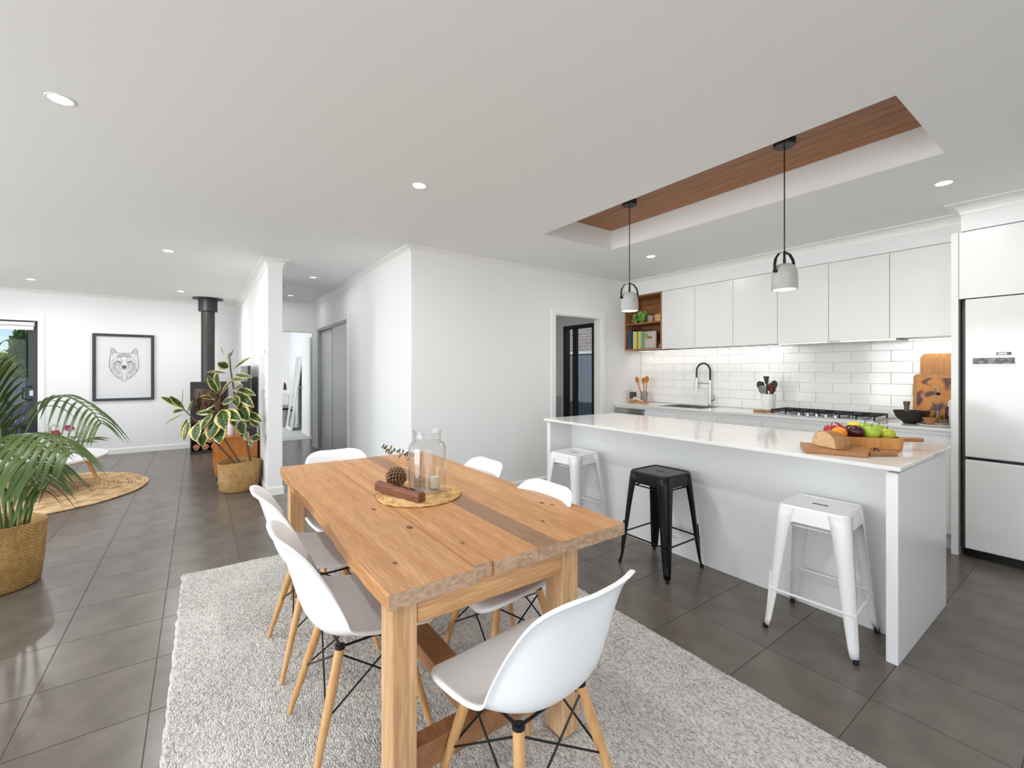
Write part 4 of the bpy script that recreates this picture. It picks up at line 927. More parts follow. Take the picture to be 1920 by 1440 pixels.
# rug
M_rug = bpy.data.materials.new('rug_wool'); M_rug.use_nodes = True
def rugnodes(m, c1, c2, c3, s1_, s2_):
    N, L = m.node_tree.nodes, m.node_tree.links; B = N['Principled BSDF']; B.inputs['Roughness'].default_value = .95
    tc = N.new('ShaderNodeTexCoord'); v = N.new('ShaderNodeTexVoronoi'); v.inputs['Scale'].default_value = s1_
    mp = N.new('ShaderNodeMapping'); mp.inputs['Scale'].default_value = (1, 1.5, 1)
    L.new(tc.outputs['Object'], mp.inputs[0]); L.new(mp.outputs[0], v.inputs[0])
    n = N.new('ShaderNodeTexNoise'); n.inputs['Scale'].default_value = s2_; n.inputs['Detail'].default_value = 6; L.new(tc.outputs['Object'], n.inputs[0])
    rp = N.new('ShaderNodeValToRGB'); e = rp.color_ramp.elements; e[0].position = .15; e[0].color = c1; e[1].position = .85; e[1].color = c3
    q = e.new(.5); q.color = c2
    sep = N.new('ShaderNodeSeparateColor'); L.new(v.outputs['Color'], sep.inputs[0])
    ad = N.new('ShaderNodeMath'); ad.operation = 'MULTIPLY_ADD'; ad.inputs[1].default_value = .6; L.new(sep.outputs[0], ad.inputs[0])
    mu = N.new('ShaderNodeMath'); mu.operation = 'MULTIPLY'; mu.inputs[1].default_value = .45; L.new(n.outputs[0], mu.inputs[0]); L.new(mu.outputs[0], ad.inputs[2])
    L.new(ad.outputs[0], rp.inputs[0]); L.new(rp.outputs[0], B.inputs['Base Color'])
    bp = N.new('ShaderNodeBump'); bp.inputs['Strength'].default_value = .9; bp.inputs['Distance'].default_value = .006; bp.invert = True
    L.new(v.outputs['Distance'], bp.inputs['Height']); L.new(bp.outputs[0], B.inputs['Normal'])
rugnodes(M_rug, srgb(142, 138, 133), srgb(204, 200, 194), srgb(226, 223, 218), 125, 2.5)
mb = MB(); NX, NY = 330, 230; RXa, RXb, RYa, RYb = -3.62, -.42, -.13, 1.90
for i in range(NX + 1):
    for j in range(NY + 1):
        u, v = i / NX, j / NY; x = RXa + (RXb - RXa) * u; y = RYa + (RYb - RYa) * v
        ex = noise.noise(Vector((x * 14, y * 14, 0))) * .008
        x2 = x + (ex if i in (0, NX) else 0); y2 = y + (ex if j in (0, NY) else 0)
        e = min(i, NX - i, j, NY - j)
        z_ = .019 + .005 * noise.noise(Vector((x * 110, y * 150, 0))) + .002 * noise.noise(Vector((x * 6, y * 6, 3)))
        if e == 0: z_ = .002
        mb.v.append((x2, y2, z_))
for i in range(NX):
    for j in range(NY):
        a = i * (NY + 1) + j; mb.f.append((a, a + NY + 1, a + NY + 2, a + 1))
rg = obj('wool_rug', mb, M_rug, smooth=True, ang=80); tag(rg, 'large chunky woven grey wool rug under the dining table', 'rug')
rg.rotation_euler = (0, 0, -.012)

# ------------------------------------------------------------------ dining chairs
def make_chair():
    t = thing('dining_chair', 'x', 'chair', (0, 0, 0), 0, 'white moulded dining chairs around the table')
    P = [(.232, .420), (.222, .434), (.195, .442), (.14, .439), (.06, .430), (-.02, .425), (-.09, .428), (-.14, .442), (-.175, .470), (-.200, .515), (-.218, .570), (-.234, .630), (-.250, .690), (-.266, .745), (-.280, .783), (-.291, .805), (-.298, .816)]
    Wd = [.150, .190, .215, .230, .236, .236, .234, .230, .226, .222, .216, .208, .198, .188, .170, .142, .095]
    Lf = [.000, .003, .010, .028, .048, .062, .076, .088, .096, .098, .094, .082, .066, .048, .030, .016, .006]
    NU = 14; G = []
    for i, (y, z_) in enumerate(P):
        y0, z0 = P[max(i - 1, 0)]; y1, z1 = P[min(i + 1, len(P) - 1)]
        tv = Vector((0, y1 - y0, z1 - z0)).normalized(); nv = Vector((0, tv.z, -tv.y))
        if nv.z < 0 and i < 8: nv = -nv
        if i >= 8 and nv.y < 0: nv = -nv
        row = []
        for k in range(NU + 1):
            u = -1 + 2 * k / NU; us = math.sin(u * PI / 2) * .35 + u * .65
            p = Vector((us * Wd[i], y, z_)) + nv * (Lf[i] * abs(us) ** 2.6)
            row.append(p)
        G.append(row)
    mb = MB()
    for r_ in G: mb.v += [tuple(p) for p in r_]
    n = NU + 1
    for i in range(len(P) - 1):
        for k in range(NU): mb.f.append((i * n + k, i * n + k + 1, (i + 1) * n + k + 1, (i + 1) * n + k))
    # rolled rim
    loop = [(0, k) for k in range(n)] + [(i, NU) for i in range(1, len(P))] + [(len(P) - 1, k) for k in range(NU - 1, -1, -1)] + [(i, 0) for i in range(len(P) - 2, 0, -1)]
    m = len(loop); base = len(mb.v); r1, r2 = [], []
    for q, (i, k) in enumerate(loop):
        p = G[i][k]; a = G[loop[q - 1][0]][loop[q - 1][1]]; b = G[loop[(q + 1) % m][0]][loop[(q + 1) % m][1]]
        tg = (b - a).normalized()
        ii, kk = min(max(i, 1), len(P) - 2), min(max(k, 1), NU - 1)
        nrm = (G[ii][kk + 1] - G[ii][kk - 1]).cross(G[ii + 1][kk] - G[ii - 1][kk]).normalized()
        ctr = G[ii][kk]
        out = nrm.cross(tg).normalized()
        if out.dot(p - ctr) < 0: out = -out
        sit = Vector((0, .7, .7)); 
        if nrm.dot(sit) < 0: nrm = -nrm
        r1.append(p + out * .007 - nrm * .004); r2.append(p + out * .009 - nrm * .015)
    mb.v += [tuple(p) for p in r1] + [tuple(p) for p in r2]
    for q in range(m):
        i0 = loop[q][0] * n + loop[q][1]; i1 = loop[(q + 1) % m][0] * n + loop[(q + 1) % m][1]
        mb.f.append((i0, i1, base + (q + 1) % m, base + q)); mb.f.append((base + q, base + (q + 1) % m, base + m + (q + 1) % m, base + m + q))
    o = obj('seat_shell', mb, M_chair, t, local=True, smooth=True, ang=80)
    q = o.modifiers.new('sub', 'SUBSURF'); q.levels = 1; q.render_levels = 2
    q = o.modifiers.new('solid', 'SOLIDIFY'); q.thickness = .006; q.offset = -1
    tops = {}
    feet = {}
    for sx in (-1, 1):
        for sy in (-1, 1):
            tp_ = Vector((sx * .125, .115 if sy > 0 else -.105, .402)); ft_ = Vector((sx * .205, .215 if sy > 0 else -.215, .001))
            tops[(sx, sy)] = tp_; feet[(sx, sy)] = ft_
            lg = obj('leg', MB().tube([tp_.lerp(ft_, s_) for s_ in (.0, .3, .65, 1)], [.0165, .017, .014, .0105], 12), M_dowel, t, local=True, smooth=True)
            obj('bracket', MB().tube([tp_ + Vector((0, 0, .012)), tp_.lerp(ft_, .12)], [.006, .006], 8).tube([tp_ + Vector((0, 0, .008)), tp_.lerp(ft_, .01)], [.018, .018], 10), M_black, lg, local=True)
    prs = [((-1, -1), (1, -1)), ((-1, 1), (1, 1)), ((-1, -1), (-1, 1)), ((1, -1), (1, 1))]
    for a, b in prs:
        for c, d in ((a, b), (b, a)):
            obj('strut', MB().tube([tops[c].lerp(feet[c], .05), tops[d].lerp(feet[d], .52)], .0035, 6), M_black, t, local=True)
    obj('mount_frame', MB().tube([tops[(-1, -1)], tops[(1, -1)]], .005, 6).tube([tops[(-1, 1)], tops[(1, 1)]], .005, 6).tube([tops[(-1, -1)], tops[(-1, 1)]], .005, 6).tube([tops[(1, -1)], tops[(1, 1)]], .005, 6), M_black, t, local=True)
    return t
ch0 = make_chair()
CH = [(-1.70, .50, .0, 'white moulded chair on the left side of the table, nearer the camera'),
      (-2.31, .50, .0, 'white moulded chair on the left side of the table, further back'),
      (-2.90, .77, -PI / 2, 'white moulded chair at the far end of the table'),
      (-2.28, 1.17, PI, 'white moulded chair on the kitchen side of the table, further back'),
      (-1.63, 1.11, PI, 'white moulded chair on the kitchen side of the table, beside the black stool'),
      (-1.06, .81, PI / 2 + .1, 'white moulded chair in the foreground at the near end of the table')]
for i, (x, y, rz, lb) in enumerate(CH):
    c = ch0 if i == 0 else copy_tree(ch0)
    c.location = (x, y, .0235); c.rotation_euler = (0, 0, rz); c['label'] = lb; c.scale = (1.0, .97, .965)

# ------------------------------------------------------------------ table centrepiece
def spiralmat(m, c1, c2, rings, cx, cy, bumpd=.004, sq=1):
    N, L = m.node_tree.nodes, m.node_tree.links; B = N['Principled BSDF']; B.inputs['Roughness'].default_value = .9
    tc = N.new('ShaderNodeTexCoord'); n = N.new('ShaderNodeTexNoise'); n.inputs['Scale'].default_value = 22 if bumpd < .005 else 9; n.inputs['Detail'].default_value = 5
    L.new(tc.outputs['Object'], n.inputs[0]); rp = N.new('ShaderNodeValToRGB'); rp.color_ramp.elements[0].color = c1; rp.color_ramp.elements[1].color = c2
    rp.color_ramp.elements[0].position = .3; rp.color_ramp.elements[1].position = .6
    L.new(n.outputs[0], rp.inputs[0]); L.new(rp.outputs[0], B.inputs['Base Color'])
pmt = thing('round_placemat', 'round woven straw placemat in the middle of the dining table', 'placemat', (-1.98, .875, TZ + .001))
M_straw = bpy.data.materials.new('straw'); M_straw.use_nodes = True; spiralmat(M_straw, srgb(176, 130, 74), srgb(226, 188, 130), 0, 0, 0)
rad = 0.006; k = 0
while rad < .195:
    mb = MB(); n = max(10, int(rad * 260)); pts = []
    for i in range(n + 1):
        a = 2 * PI * i / n; rr_ = rad + .0012 * math.sin(i * 2.3 + k); pts.append((-1.985 + rr_ * math.cos(a), .868 + rr_ * math.sin(a), TZ + .0058 + .0012 * math.sin(i * 1.9)))
    mb.tube(pts, .0052, 6, cap=False); obj('braid', mb, M_straw, pmt, smooth=True); rad += .0098; k += 1
pz_ = TZ + .0122
jr = thing('glass_jar', 'large clear glass jar on the straw placemat', 'jar', (-1.975, .955, pz_))
jx, jy = -1.998, .915
obj('body', MB().lathe([(.075, 0), (.086, .004), (.09, .012), (.09, .215), (.082, .235), (.066, .245), (.066, .252), (.069, .256), (.066, .26), (.066, .285), (.071, .288), (.071, .296),
                        (.066, .296), (.062, .285), (.062, .245), (.078, .230), (.0855, .213), (.0855, .014), (.07, .008), (.002, .007)], (jx, jy, pz_), 40, False, False), M_jar, jr, smooth=True, ang=50)
M_cup = M_glass
cn = thing('candle', 'white candle in a glass inside the big jar', 'candle', (jx + .0, jy + .02, pz_ + .009))
obj('holder', MB().lathe([(.024, 0), (.028, .004), (.028, .075), (.0262, .075), (.0262, .005)], (jx + .015, jy + .03, pz_ + .0085), 24), M_jar, cn, smooth=True)
obj('wax', MB().lathe([(.0255, .0), (.0255, .055), (.002, .054)], (jx + .015, jy + .03, pz_ + .0142), 24), mat('wax', srgb(238, 226, 204), .5), cn, smooth=True)
obj('wick', MB().cyl((jx + .015, jy + .03, pz_ + .069), .0012, .01, 6), M_rubber, cn)
vs = thing('small_vase', 'narrow clear glass vase with eucalyptus inside the big jar', 'vase', (jx - .01, jy - .035, pz_ + .009))
obj('body', MB().lathe([(.022, 0), (.026, .004), (.027, .13), (.0255, .13), (.0245, .006)], (jx - .01, jy - .035, pz_ + .0085), 24), M_jar, vs, smooth=True)
M_euc = mat('eucalyptus', srgb(128, 140, 118), .6, col2=srgb(168, 168, 132), vscale=20)
def sprig(t, pts, n, seed, ls=.014):
    rd = random.Random(seed); P = [Vector(p) for p in pts]
    obj('stem', MB().tube(P, .0014, 5), M_dkwood, t)
    for i in range(n):
        s_ = (i + .5) / n * (len(P) - 1); a = int(s_); p = P[a].lerp(P[a + 1], s_ - a); d = (P[a + 1] - P[a]).normalized()
        sd = Vector((rd.gauss(0, 1), rd.gauss(0, 1), rd.gauss(0, 1))); sd = (sd - d * sd.dot(d)).normalized(); c = p + sd * ls * .9; w = sd.cross(d) * ls * .6
        ax = sd * ls * .8
        obj('leaf', MB().add([c + ax * math.cos(t_) + w * math.sin(t_) + d * .002 * math.cos(2 * t_) for t_ in [2 * PI * q / 8 for q in range(8)]], [tuple(range(8))]), M_euc, t)
sprig(vs, [(jx - .01, jy - .035, pz_ + .02), (jx - .012, jy - .033, pz_ + .11), (jx - .02, jy - .02, pz_ + .19)], 12, 3, .012)
eb = thing('eucalyptus_sprig', 'dried eucalyptus sprig lying at the far edge of the table', 'sprig', (-2.9, 1.1, TZ))
sprig(eb, [(-2.80, 1.18, TZ + .02), (-2.86, 1.13, TZ + .035), (-2.93, 1.08, TZ + .055), (-3.0, 1.03, TZ + .07)], 22, 8, .02)
# log candle holder
lg = thing('wooden_block', 'red brown carved wooden block with dark lettering on the placemat', 'ornament', (-2.0, .77, pz_))
a0, a1 = Vector((-2.155, .725, pz_)), Vector((-1.835, .815, pz_)); ax = (a1 - a0).normalized(); sd = Vector((-ax.y, ax.x, 0)); Lb = (a1 - a0).length
pr = [(-.021, 0), (.021, 0), (.021, .028)] + [(.021 * math.cos(a), .028 + .018 * math.sin(a)) for a in [PI * k / 8 for k in range(1, 8)]] + [(-.021, .028)]
mb = MB()
for t_ in (0, Lb): mb.v += [tuple(a0 + ax * t_ + sd * u + Vector((0, 0, z_))) for u, z_ in pr]
n = len(pr); mb.f += [tuple(range(n)), tuple(range(n, 2 * n))[::-1]] + [(i, (i + 1) % n, n + (i + 1) % n, n + i) for i in range(n)]
obj('block', mb, wood('redwood', srgb(148, 90, 60), srgb(116, 64, 42), srgb(66, 36, 26), 'X', scale=2), lg, bevel=.003)
mb = MB(); rd = random.Random(4)
for k in range(6):
    c = a0 + ax * (Lb * .42 + k * .027) + Vector((0, 0, .0482))
    for q in range(4):
        u, v = rd.uniform(-.008, .008), rd.uniform(-.008, .008); d_ = [(ax, sd), (sd, ax)][q % 2]
        p = c + ax * u + sd * v * .5; mb.add([p - d_[0] * .009 - d_[1] * .0028, p + d_[0] * .009 - d_[1] * .0028, p + d_[0] * .009 + d_[1] * .0028, p - d_[0] * .009 + d_[1] * .0028], [(0, 1, 2, 3)])
tag(obj('carved_lettering', mb, M_rubber, lg), kind='stuff')
# pine cone
pc = thing('pine_cone', 'brown pine cone beside the carved block', 'pine cone', (-2.16, .835, pz_))
cc = Vector((-2.165, .815, pz_ + .052)); axc = Vector((.75, .45, -.35)).normalized(); u_ = axc.orthogonal().normalized(); v_ = axc.cross(u_)
M_cone = mat('cone_brown', srgb(92, 62, 40), .6, col2=srgb(156, 116, 70), vscale=30)
obj('core', MB().tube([cc - axc * .04, cc, cc + axc * .04], [.014, .02, .006], 10), M_cone, pc, smooth=True)
for i in range(110):
    t_ = i / 110; a = i * 2.39996; rr_ = .050 * math.sin(PI * (.16 + .74 * t_)) ** .8; p = cc + axc * (-.042 + .09 * t_)
    d = (u_ * math.cos(a) + v_ * math.sin(a)); tip = p + d * rr_ + axc * .006; s_ = d.cross(axc) * .0085
    obj('scale', MB().add([p - s_ * .5, p + s_ * .5, tip + s_ - axc * .002, tip - s_ - axc * .002, tip + s_ * .8 + axc * .005, tip - s_ * .8 + axc * .005, p + s_ * .4 + axc * .003, p - s_ * .4 + axc * .003],
                         [(0, 1, 2, 3), (3, 2, 4, 5), (5, 4, 6, 7), (0, 3, 5, 7), (1, 2, 4, 6), (0, 1, 6, 7)]), M_cone, pc)

exec_later = []
# ------------------------------------------------------------------ picture
pf = thing('framed_picture', 'black framed line drawing of a wolf head on the far wall', 'picture', (-9.59, -.98, .87))
PX = -9.6
fy0, fy1, fz0, fz1 = -1.365, -.60, .87, 1.955
obj('frame', frame4(MB(), 'X', PX + .018, fy0, fy1, fz0, fz1, .04, .034), M_charcoal, pf, bevel=.002)
obj('mat_board', MB().box(PX + .002, PX + .012, fy0 + .04, fy1 - .04, fz0 + .04, fz1 - .04), mat('mat_board', srgb(232, 232, 236), .8), pf)
obj('paper', MB().box(PX + .0125, PX + .014, fy0 + .09, fy1 - .09, fz0 + .11, fz1 - .09), mat('art_paper', srgb(238, 234, 234), .8), pf)
ink = MB(); cy_, cz_ = (fy0 + fy1) / 2, 1.44; XI = PX + .0148
def stroke(pts, w=.0022):
    for m_ in (1, -1):
        P = [Vector((XI, cy_ + m_ * u, cz_ + v)) for u, v in pts]
        for i in range(len(P) - 1):
            d = (P[i + 1] - P[i]).normalized(); n_ = Vector((0, -d.z, d.y)) * w
            ink.add([P[i] - n_, P[i] + n_, P[i + 1] + n_, P[i + 1] - n_], [(0, 1, 2, 3)])
def arcp(cx, cy2, r_, a0_, a1_, n=10, e=1): return [(cx + r_ * math.cos(math.radians(a0_ + (a1_ - a0_) * i / n)), cy2 + e * r_ * math.sin(math.radians(a0_ + (a1_ - a0_) * i / n))) for i in range(n + 1)]
stroke([(0, .20), (.05, .20), (.09, .215), (.125, .275), (.15, .29), (.165, .26), (.165, .19), (.175, .12), (.185, .05), (.18, -.02), (.16, -.08), (.12, -.15), (.07, -.20), (.03, -.235), (0, -.26)], .003)
stroke([(.095, .20), (.12, .245), (.143, .262), (.15, .22), (.14, .17)], .003)
stroke([(.105, .19), (.125, .225), (.137, .20)])
for s_ in (.5, .62, .74, .86): stroke(arcp(0, .10, .11 * s_, 20, 90, 8, 1.1))
stroke(arcp(0, .13, .035, 0, 90, 6), .004); stroke(arcp(.085, .04, .035, 20, 330, 12)); stroke(arcp(.085, .04, .02, 0, 360, 10))
stroke([(.04, .055), (.06, .07), (.085, .065), (.07, .05), (.045, .05)], .004)
stroke([(0, -.045), (.02, -.04), (.03, -.02), (.02, .0), (0, .0)], .006); stroke([(0, -.02), (.015, -.02)], .010); stroke([(0, -.03), (.012, -.03)], .010)
stroke([(.0, -.06), (.03, -.065), (.055, -.045), (.06, -.01), (.045, .02), (.03, .06), (.028, .10)], .003)
stroke(arcp(0, -.02, .085, 200 + 90, 360, 8)); stroke(arcp(0, -.01, .11, 285, 372, 8)); stroke(arcp(0, 0, .135, 290, 380, 8))
rd = random.Random(2)
for i in range(150):
    a = rd.uniform(-95, 70); rr_ = rd.uniform(.095, .18); u = rr_ * math.cos(math.radians(a)); v = rr_ * 1.15 * math.sin(math.radians(a)) - .01
    if u < .004: continue
    L_ = rd.uniform(.015, .03); d_ = math.radians(a - 12 - 20 * (a > 0)); stroke([(u, v), (u + L_ * math.cos(d_) * .6, v + L_ * math.sin(d_) - .006)], .0010)
tag(obj('wolf_drawing', ink, mat('ink', srgb(70, 68, 72), .8), pf), kind='stuff')
ink = None
obj('glass', MB().box(PX + .020, PX + .0215, fy0 + .04, fy1 - .04, fz0 + .04, fz1 - .04), M_pane, pf)

# ------------------------------------------------------------------ wood heater
sv = thing('wood_heater', 'black freestanding wood heater with a tall black flue', 'wood heater', (-9.0, .18, 0))
M_iron = mat('cast_iron', srgb(48, 47, 50), .45, metal=.2); M_flue = mat('flue_dark', srgb(62, 58, 56), .35, metal=.5)
fx0, fx1, fy0, fy1 = -9.25, -8.85, -.10, .42
obj('plinth', MB().box(fx0, fx1 + .02, fy0, fy1, .0005, .04), M_iron, sv)
obj('side_panel', MB().box(fx0, fx1, fy0, fy0 + .02, .04, .50).box(fx0, fx1, fy1 - .02, fy1, .04, .50).box(fx0, fx0 + .02, fy0 + .02, fy1 - .02, .04, .50), M_iron, sv)
obj('firebox', MB().box(fx0, fx1 - .03, fy0, fy1, .50, 1.17), M_iron, sv, bevel=.006)
obj('door_frame', MB().box(fx1 - .029, fx1, fy0, fy1, .50, .66).box(fx1 - .029, fx1, fy0, fy1, 1.06, 1.17).box(fx1 - .029, fx1, fy0, fy0 + .035, .66, 1.06).box(fx1 - .029, fx1, fy1 - .035, fy1, .66, 1.06), M_iron, sv)
M_fire = mat('fire_glass', srgb(38, 30, 28), .08, col2=srgb(150, 104, 76), vscale=5, stretch=(1, 3, 1.2), contrast=(.45, .75))
obj('door_glass', MB().box(fx1 - .02, fx1 - .012, fy0 + .035, fy1 - .035, .66, 1.06), M_fire, sv)
obj('flue', MB().tube([(-9.0, .14, 1.17), (-9.0, .14, 2.45)], .097, 28), M_flue, sv, smooth=True)
obj('flue_collar', MB().tube([(-9.0, .14, 2.35), (-9.0, .14, 2.55)], .135, 28), M_iron, sv, smooth=True)
obj('ceiling_plate', MB().cyl((-9.0, .14, 2.55), .215, .018, 32), M_iron, sv, smooth=True)
M_logend = mat('log_end', srgb(196, 140, 104), .8, col2=srgb(160, 104, 72), vscale=30)
M_bark = mat('log_bark', srgb(120, 76, 52), .9, col2=srgb(86, 54, 40), vscale=20)
i = 0
for (y, z_, r_) in ((-.02, .10, .055), (.10, .10, .06), (.22, .098, .055), (.33, .10, .055), (.04, .20, .055), (.16, .21, .058), (.28, .20, .052), (-.02, .30, .05), (.10, .31, .055), (.22, .31, .05)):
    t = thing('firewood_log', 'split log of firewood in the open base of the wood heater', 'firewood', (-9.05, y, z_), 0, 'firewood logs under the heater')
    poly = [(r_ * math.cos(a) * (.85 + .15 * math.sin(3 * a + i)), r_ * math.sin(a) * .9) for a in [2 * PI * k / 9 for k in range(9)]]
    v = [(-9.21, y + u, z_ + w) for u, w in poly] + [(-8.87, y + u, z_ + w) for u, w in poly]
    obj('bark', MB().add(v, [(k, (k + 1) % 9, 9 + (k + 1) % 9, 9 + k) for k in range(9)] + [tuple(range(9))]), M_bark, t)
    obj('cut_end', MB().add(v[9:], [tuple(range(9))]), M_logend, t); i += 1

# ------------------------------------------------------------------ media console, tv, bits
mc = thing('media_console', 'orange timber media console on castors along the partition wall', 'console', (-6.75, .40, 0))
cx0, cx1, cy0, cy1, cz0, cz1 = -7.45, -6.15, .17, .59, .13, .575
obj('top', MB().box(cx0, cx1, cy0, cy1, cz1 - .02, cz1), M_orange, mc, bevel=.002)
obj('bottom', MB().box(cx0, cx1, cy0, cy1, cz0, cz0 + .02), M_orange, mc, bevel=.002)
for xx in (cx0, cx1 - .02): obj('side_panel', MB().box(xx, xx + .02, cy0, cy1, cz0 + .02, cz1 - .02), M_orange, mc)
obj('back', MB().box(cx0 + .02, cx1 - .02, cy1 - .01, cy1, cz0 + .02, cz1 - .02), M_orange, mc)
obj('shelf_board', MB().box(cx0 + .02, cx1 - .02, cy0 + .01, cy1 - .01, .34, .355), M_orange, mc)
for xx in (cx0 + .06, cx1 - .06):
    for yy in (cy0 + .05, cy1 - .05):
        c_ = obj('castor', MB().tube([(xx - .015, yy, .037), (xx + .015, yy, .037)], .036, 16), M_silver, mc, smooth=True)
        obj('castor_fork', MB().box(xx - .02, xx - .016, yy - .015, yy + .015, .03, .128).box(xx + .016, xx + .02, yy - .015, yy + .015, .03, .128), M_steel, c_)
rc = random.Random(9); x = -6.19; k = 0
for k in range(22):
    w = rc.uniform(.012, .03); col = rc.choice([srgb(200, 190, 170), srgb(60, 70, 90), srgb(150, 60, 50), srgb(90, 110, 80), srgb(220, 215, 205), srgb(40, 40, 44)])
    h_ = rc.uniform(.17, .20)
    tag(obj('record_sleeve', MB().box(x - w, x - .0015, cy0 + .02, cy0 + .30, .1505 if k < 11 else .3555, (.1505 if k < 11 else .3555) + h_ * .9), mat('sleeve%d' % (k % 7), col, .6), bevel=.001),
        'thin sleeve standing on a shelf of the media console', 'record', 'sleeves in the media console')
    x -= w
    if k == 10: x = -6.19
tv = thing('television', 'flat black television standing on the media console by the wall', 'television', (-6.9, .52, .576))
obj('screen', MB().box(-7.40, -6.30, .50, .53, .66, 1.42), mat('screen_black', srgb(12, 12, 14), .15), tv, bevel=.004)
obj('stand', MB().box(-7.05, -6.65, .44, .585, .5755, .585).box(-6.87, -6.83, .52, .54, .585, .66), M_black, tv)
wv = tag(obj('white_vase', MB().lathe([(.035, 0), (.04, .01), (.034, .12), (.03, .17), (.026, .17), (.03, .01)], (-6.35, .33, .5755), 20), M_gloss, smooth=True), 'small white vase on the near end of the media console', 'vase')
sb = thing('speaker', 'small dark tilted speaker on the media console beside the wall', 'speaker', (-6.22, .48, .576))
obj('body', MB().add([(-6.28, .42, .5755), (-6.17, .42, .5755), (-6.17, .585, .5755), (-6.28, .585, .5755), (-6.28, .44, .73), (-6.17, .44, .66), (-6.17, .585, .66), (-6.28, .585, .73)], [(0, 3, 2, 1), (4, 5, 6, 7), (0, 1, 5, 4), (1, 2, 6, 5), (2, 3, 7, 6), (3, 0, 4, 7)]), M_charcoal, sb)

# ------------------------------------------------------------------ baskets
def weave(name, c1, c2, diag=True, sc=60):
    m = bpy.data.materials.new(name); m.use_nodes = True; N, L = m.node_tree.nodes, m.node_tree.links; B = N['Principled BSDF']; B.inputs['Roughness'].default_value = .7
    tc = N.new('ShaderNodeTexCoord'); mp = N.new('ShaderNodeMapping')
    if diag: mp.inputs['Rotation'].default_value = (0, .6, .5)
    L.new(tc.outputs['Object'], mp.inputs[0]); ck_ = N.new('ShaderNodeTexBrick'); ck_.inputs['Scale'].default_value = sc; ck_.inputs['Brick Width'].default_value = .9; ck_.inputs['Row Height'].default_value = .45
    ck_.inputs['Color1'].default_value = c1; ck_.inputs['Color2'].default_value = c2; ck_.inputs['Mortar'].default_value = tuple(v * .6 for v in c2[:3]) + (1,); ck_.inputs['Mortar Size'].default_value = .05
    mp2 = N.new('ShaderNodeMapping'); L.new(mp.outputs[0], ck_.inputs[0])
    n = N.new('ShaderNodeTexNoise'); n.inputs['Scale'].default_value = 12; L.new(tc.outputs['Object'], n.inputs[0])
    mx = N.new('ShaderNodeMixRGB'); mx.blend_type = 'MULTIPLY'; mx.inputs[0].default_value = .5; rp = N.new('ShaderNodeValToRGB'); rp.color_ramp.elements[0].color = (.55, .5, .45, 1); rp.color_ramp.elements[0].position = .35; rp.color_ramp.elements[1].position = .6
    L.new(n.outputs[0], rp.inputs[0]); L.new(ck_.outputs[0], mx.inputs[1]); L.new(rp.outputs[0], mx.inputs[2]); L.new(mx.outputs[0], B.inputs['Base Color'])
    bp = N.new('ShaderNodeBump'); bp.inputs['Strength'].default_value = .6; bp.inputs['Distance'].default_value = .004; L.new(ck_.outputs['Fac'], bp.inputs['Height']); bp.invert = True; L.new(bp.outputs[0], B.inputs['Normal'])
    return m
M_bask = weave('basket_seagrass', srgb(206, 166, 108), srgb(188, 146, 88))
M_bask2 = weave('basket_golden', srgb(208, 168, 104), srgb(184, 142, 80), sc=70)
M_soil = mat('soil', srgb(58, 44, 34), .95, bump=.8, bscale=80)
def basket(cx, cy, r0, r1, h_, name, lab, m, sx=1, sy=1, wav=.0):
    t = thing(name, lab, 'plant', (cx, cy, 0)); mb = MB(); n = 40; prof = [(r0 * .92, .001), (r0, .012), (r0 * .35 + r1 * .65, h_ * .45), (r1, h_), (r1 - .008, h_ + .001), (r1 - .014, h_ - .02), (r0 - .01, .03)]
    for i, (r_, z_) in enumerate(prof):
        for k in range(n):
            a = 2 * PI * k / n; wz = wav * math.sin(2 * a + .9) if 3 <= i <= 4 else 0
            mb.v.append((cx + sx * r_ * math.cos(a), cy + sy * r_ * math.sin(a), z_ + wz))
    for i in range(len(prof) - 1):
        for k in range(n): mb.f.append((i * n + k, i * n + (k + 1) % n, (i + 1) * n + (k + 1) % n, (i + 1) * n + k))
    mb.f.append(tuple(range(n))[::-1])
    obj('basket', mb, m, t, smooth=True, ang=60)
    obj('soil', MB().lathe([((r1 - .02) * 1.0, h_ * .80), (.002, h_ * .84)], (cx, cy, 0), 24, False, False, sx, sy), M_soil, t, smooth=True)
    return t
# ------------------------------------------------------------------ variegated rubber plant
fp = basket(-5.93, .39, .19, .215, .33, 'rubber_plant', 'variegated rubber plant in a woven seagrass basket by the media console', M_bask, wav=.012)
M_vleaf = bpy.data.materials.new('variegated_leaf'); M_vleaf.use_nodes = True
N, L = M_vleaf.node_tree.nodes, M_vleaf.node_tree.links; B = N['Principled BSDF']; B.inputs['Roughness'].default_value = .35
at_ = N.new('ShaderNodeAttribute'); at_.attribute_name = 'edge'; tc = N.new('ShaderNodeTexCoord'); nz = N.new('ShaderNodeTexNoise'); nz.inputs['Scale'].default_value = 45; nz.inputs['Detail'].default_value = 3; L.new(tc.outputs['Object'], nz.inputs[0])
ad = N.new('ShaderNodeMath'); ad.operation = 'MULTIPLY_ADD'; ad.inputs[1].default_value = .9; L.new(nz.outputs[0], ad.inputs[0]); L.new(at_.outputs['Fac'], ad.inputs[2])
rp = N.new('ShaderNodeValToRGB'); e = rp.color_ramp.elements; e[0].position = .22; e[0].color = srgb(138, 158, 100); e[1].position = 1.0; e[1].color = srgb(218, 196, 130)
for p_, c_ in ((.29, srgb(40, 68, 32)), (.55, srgb(56, 84, 40)), (.64, srgb(140, 146, 76)), (.72, srgb(214, 194, 120))):
    q = e.new(p_); q.color = c_
mr = N.new('ShaderNodeMapRange'); mr.inputs[1].default_value = .1; mr.inputs[2].default_value = 1.4; L.new(ad.outputs[0], mr.inputs[0])
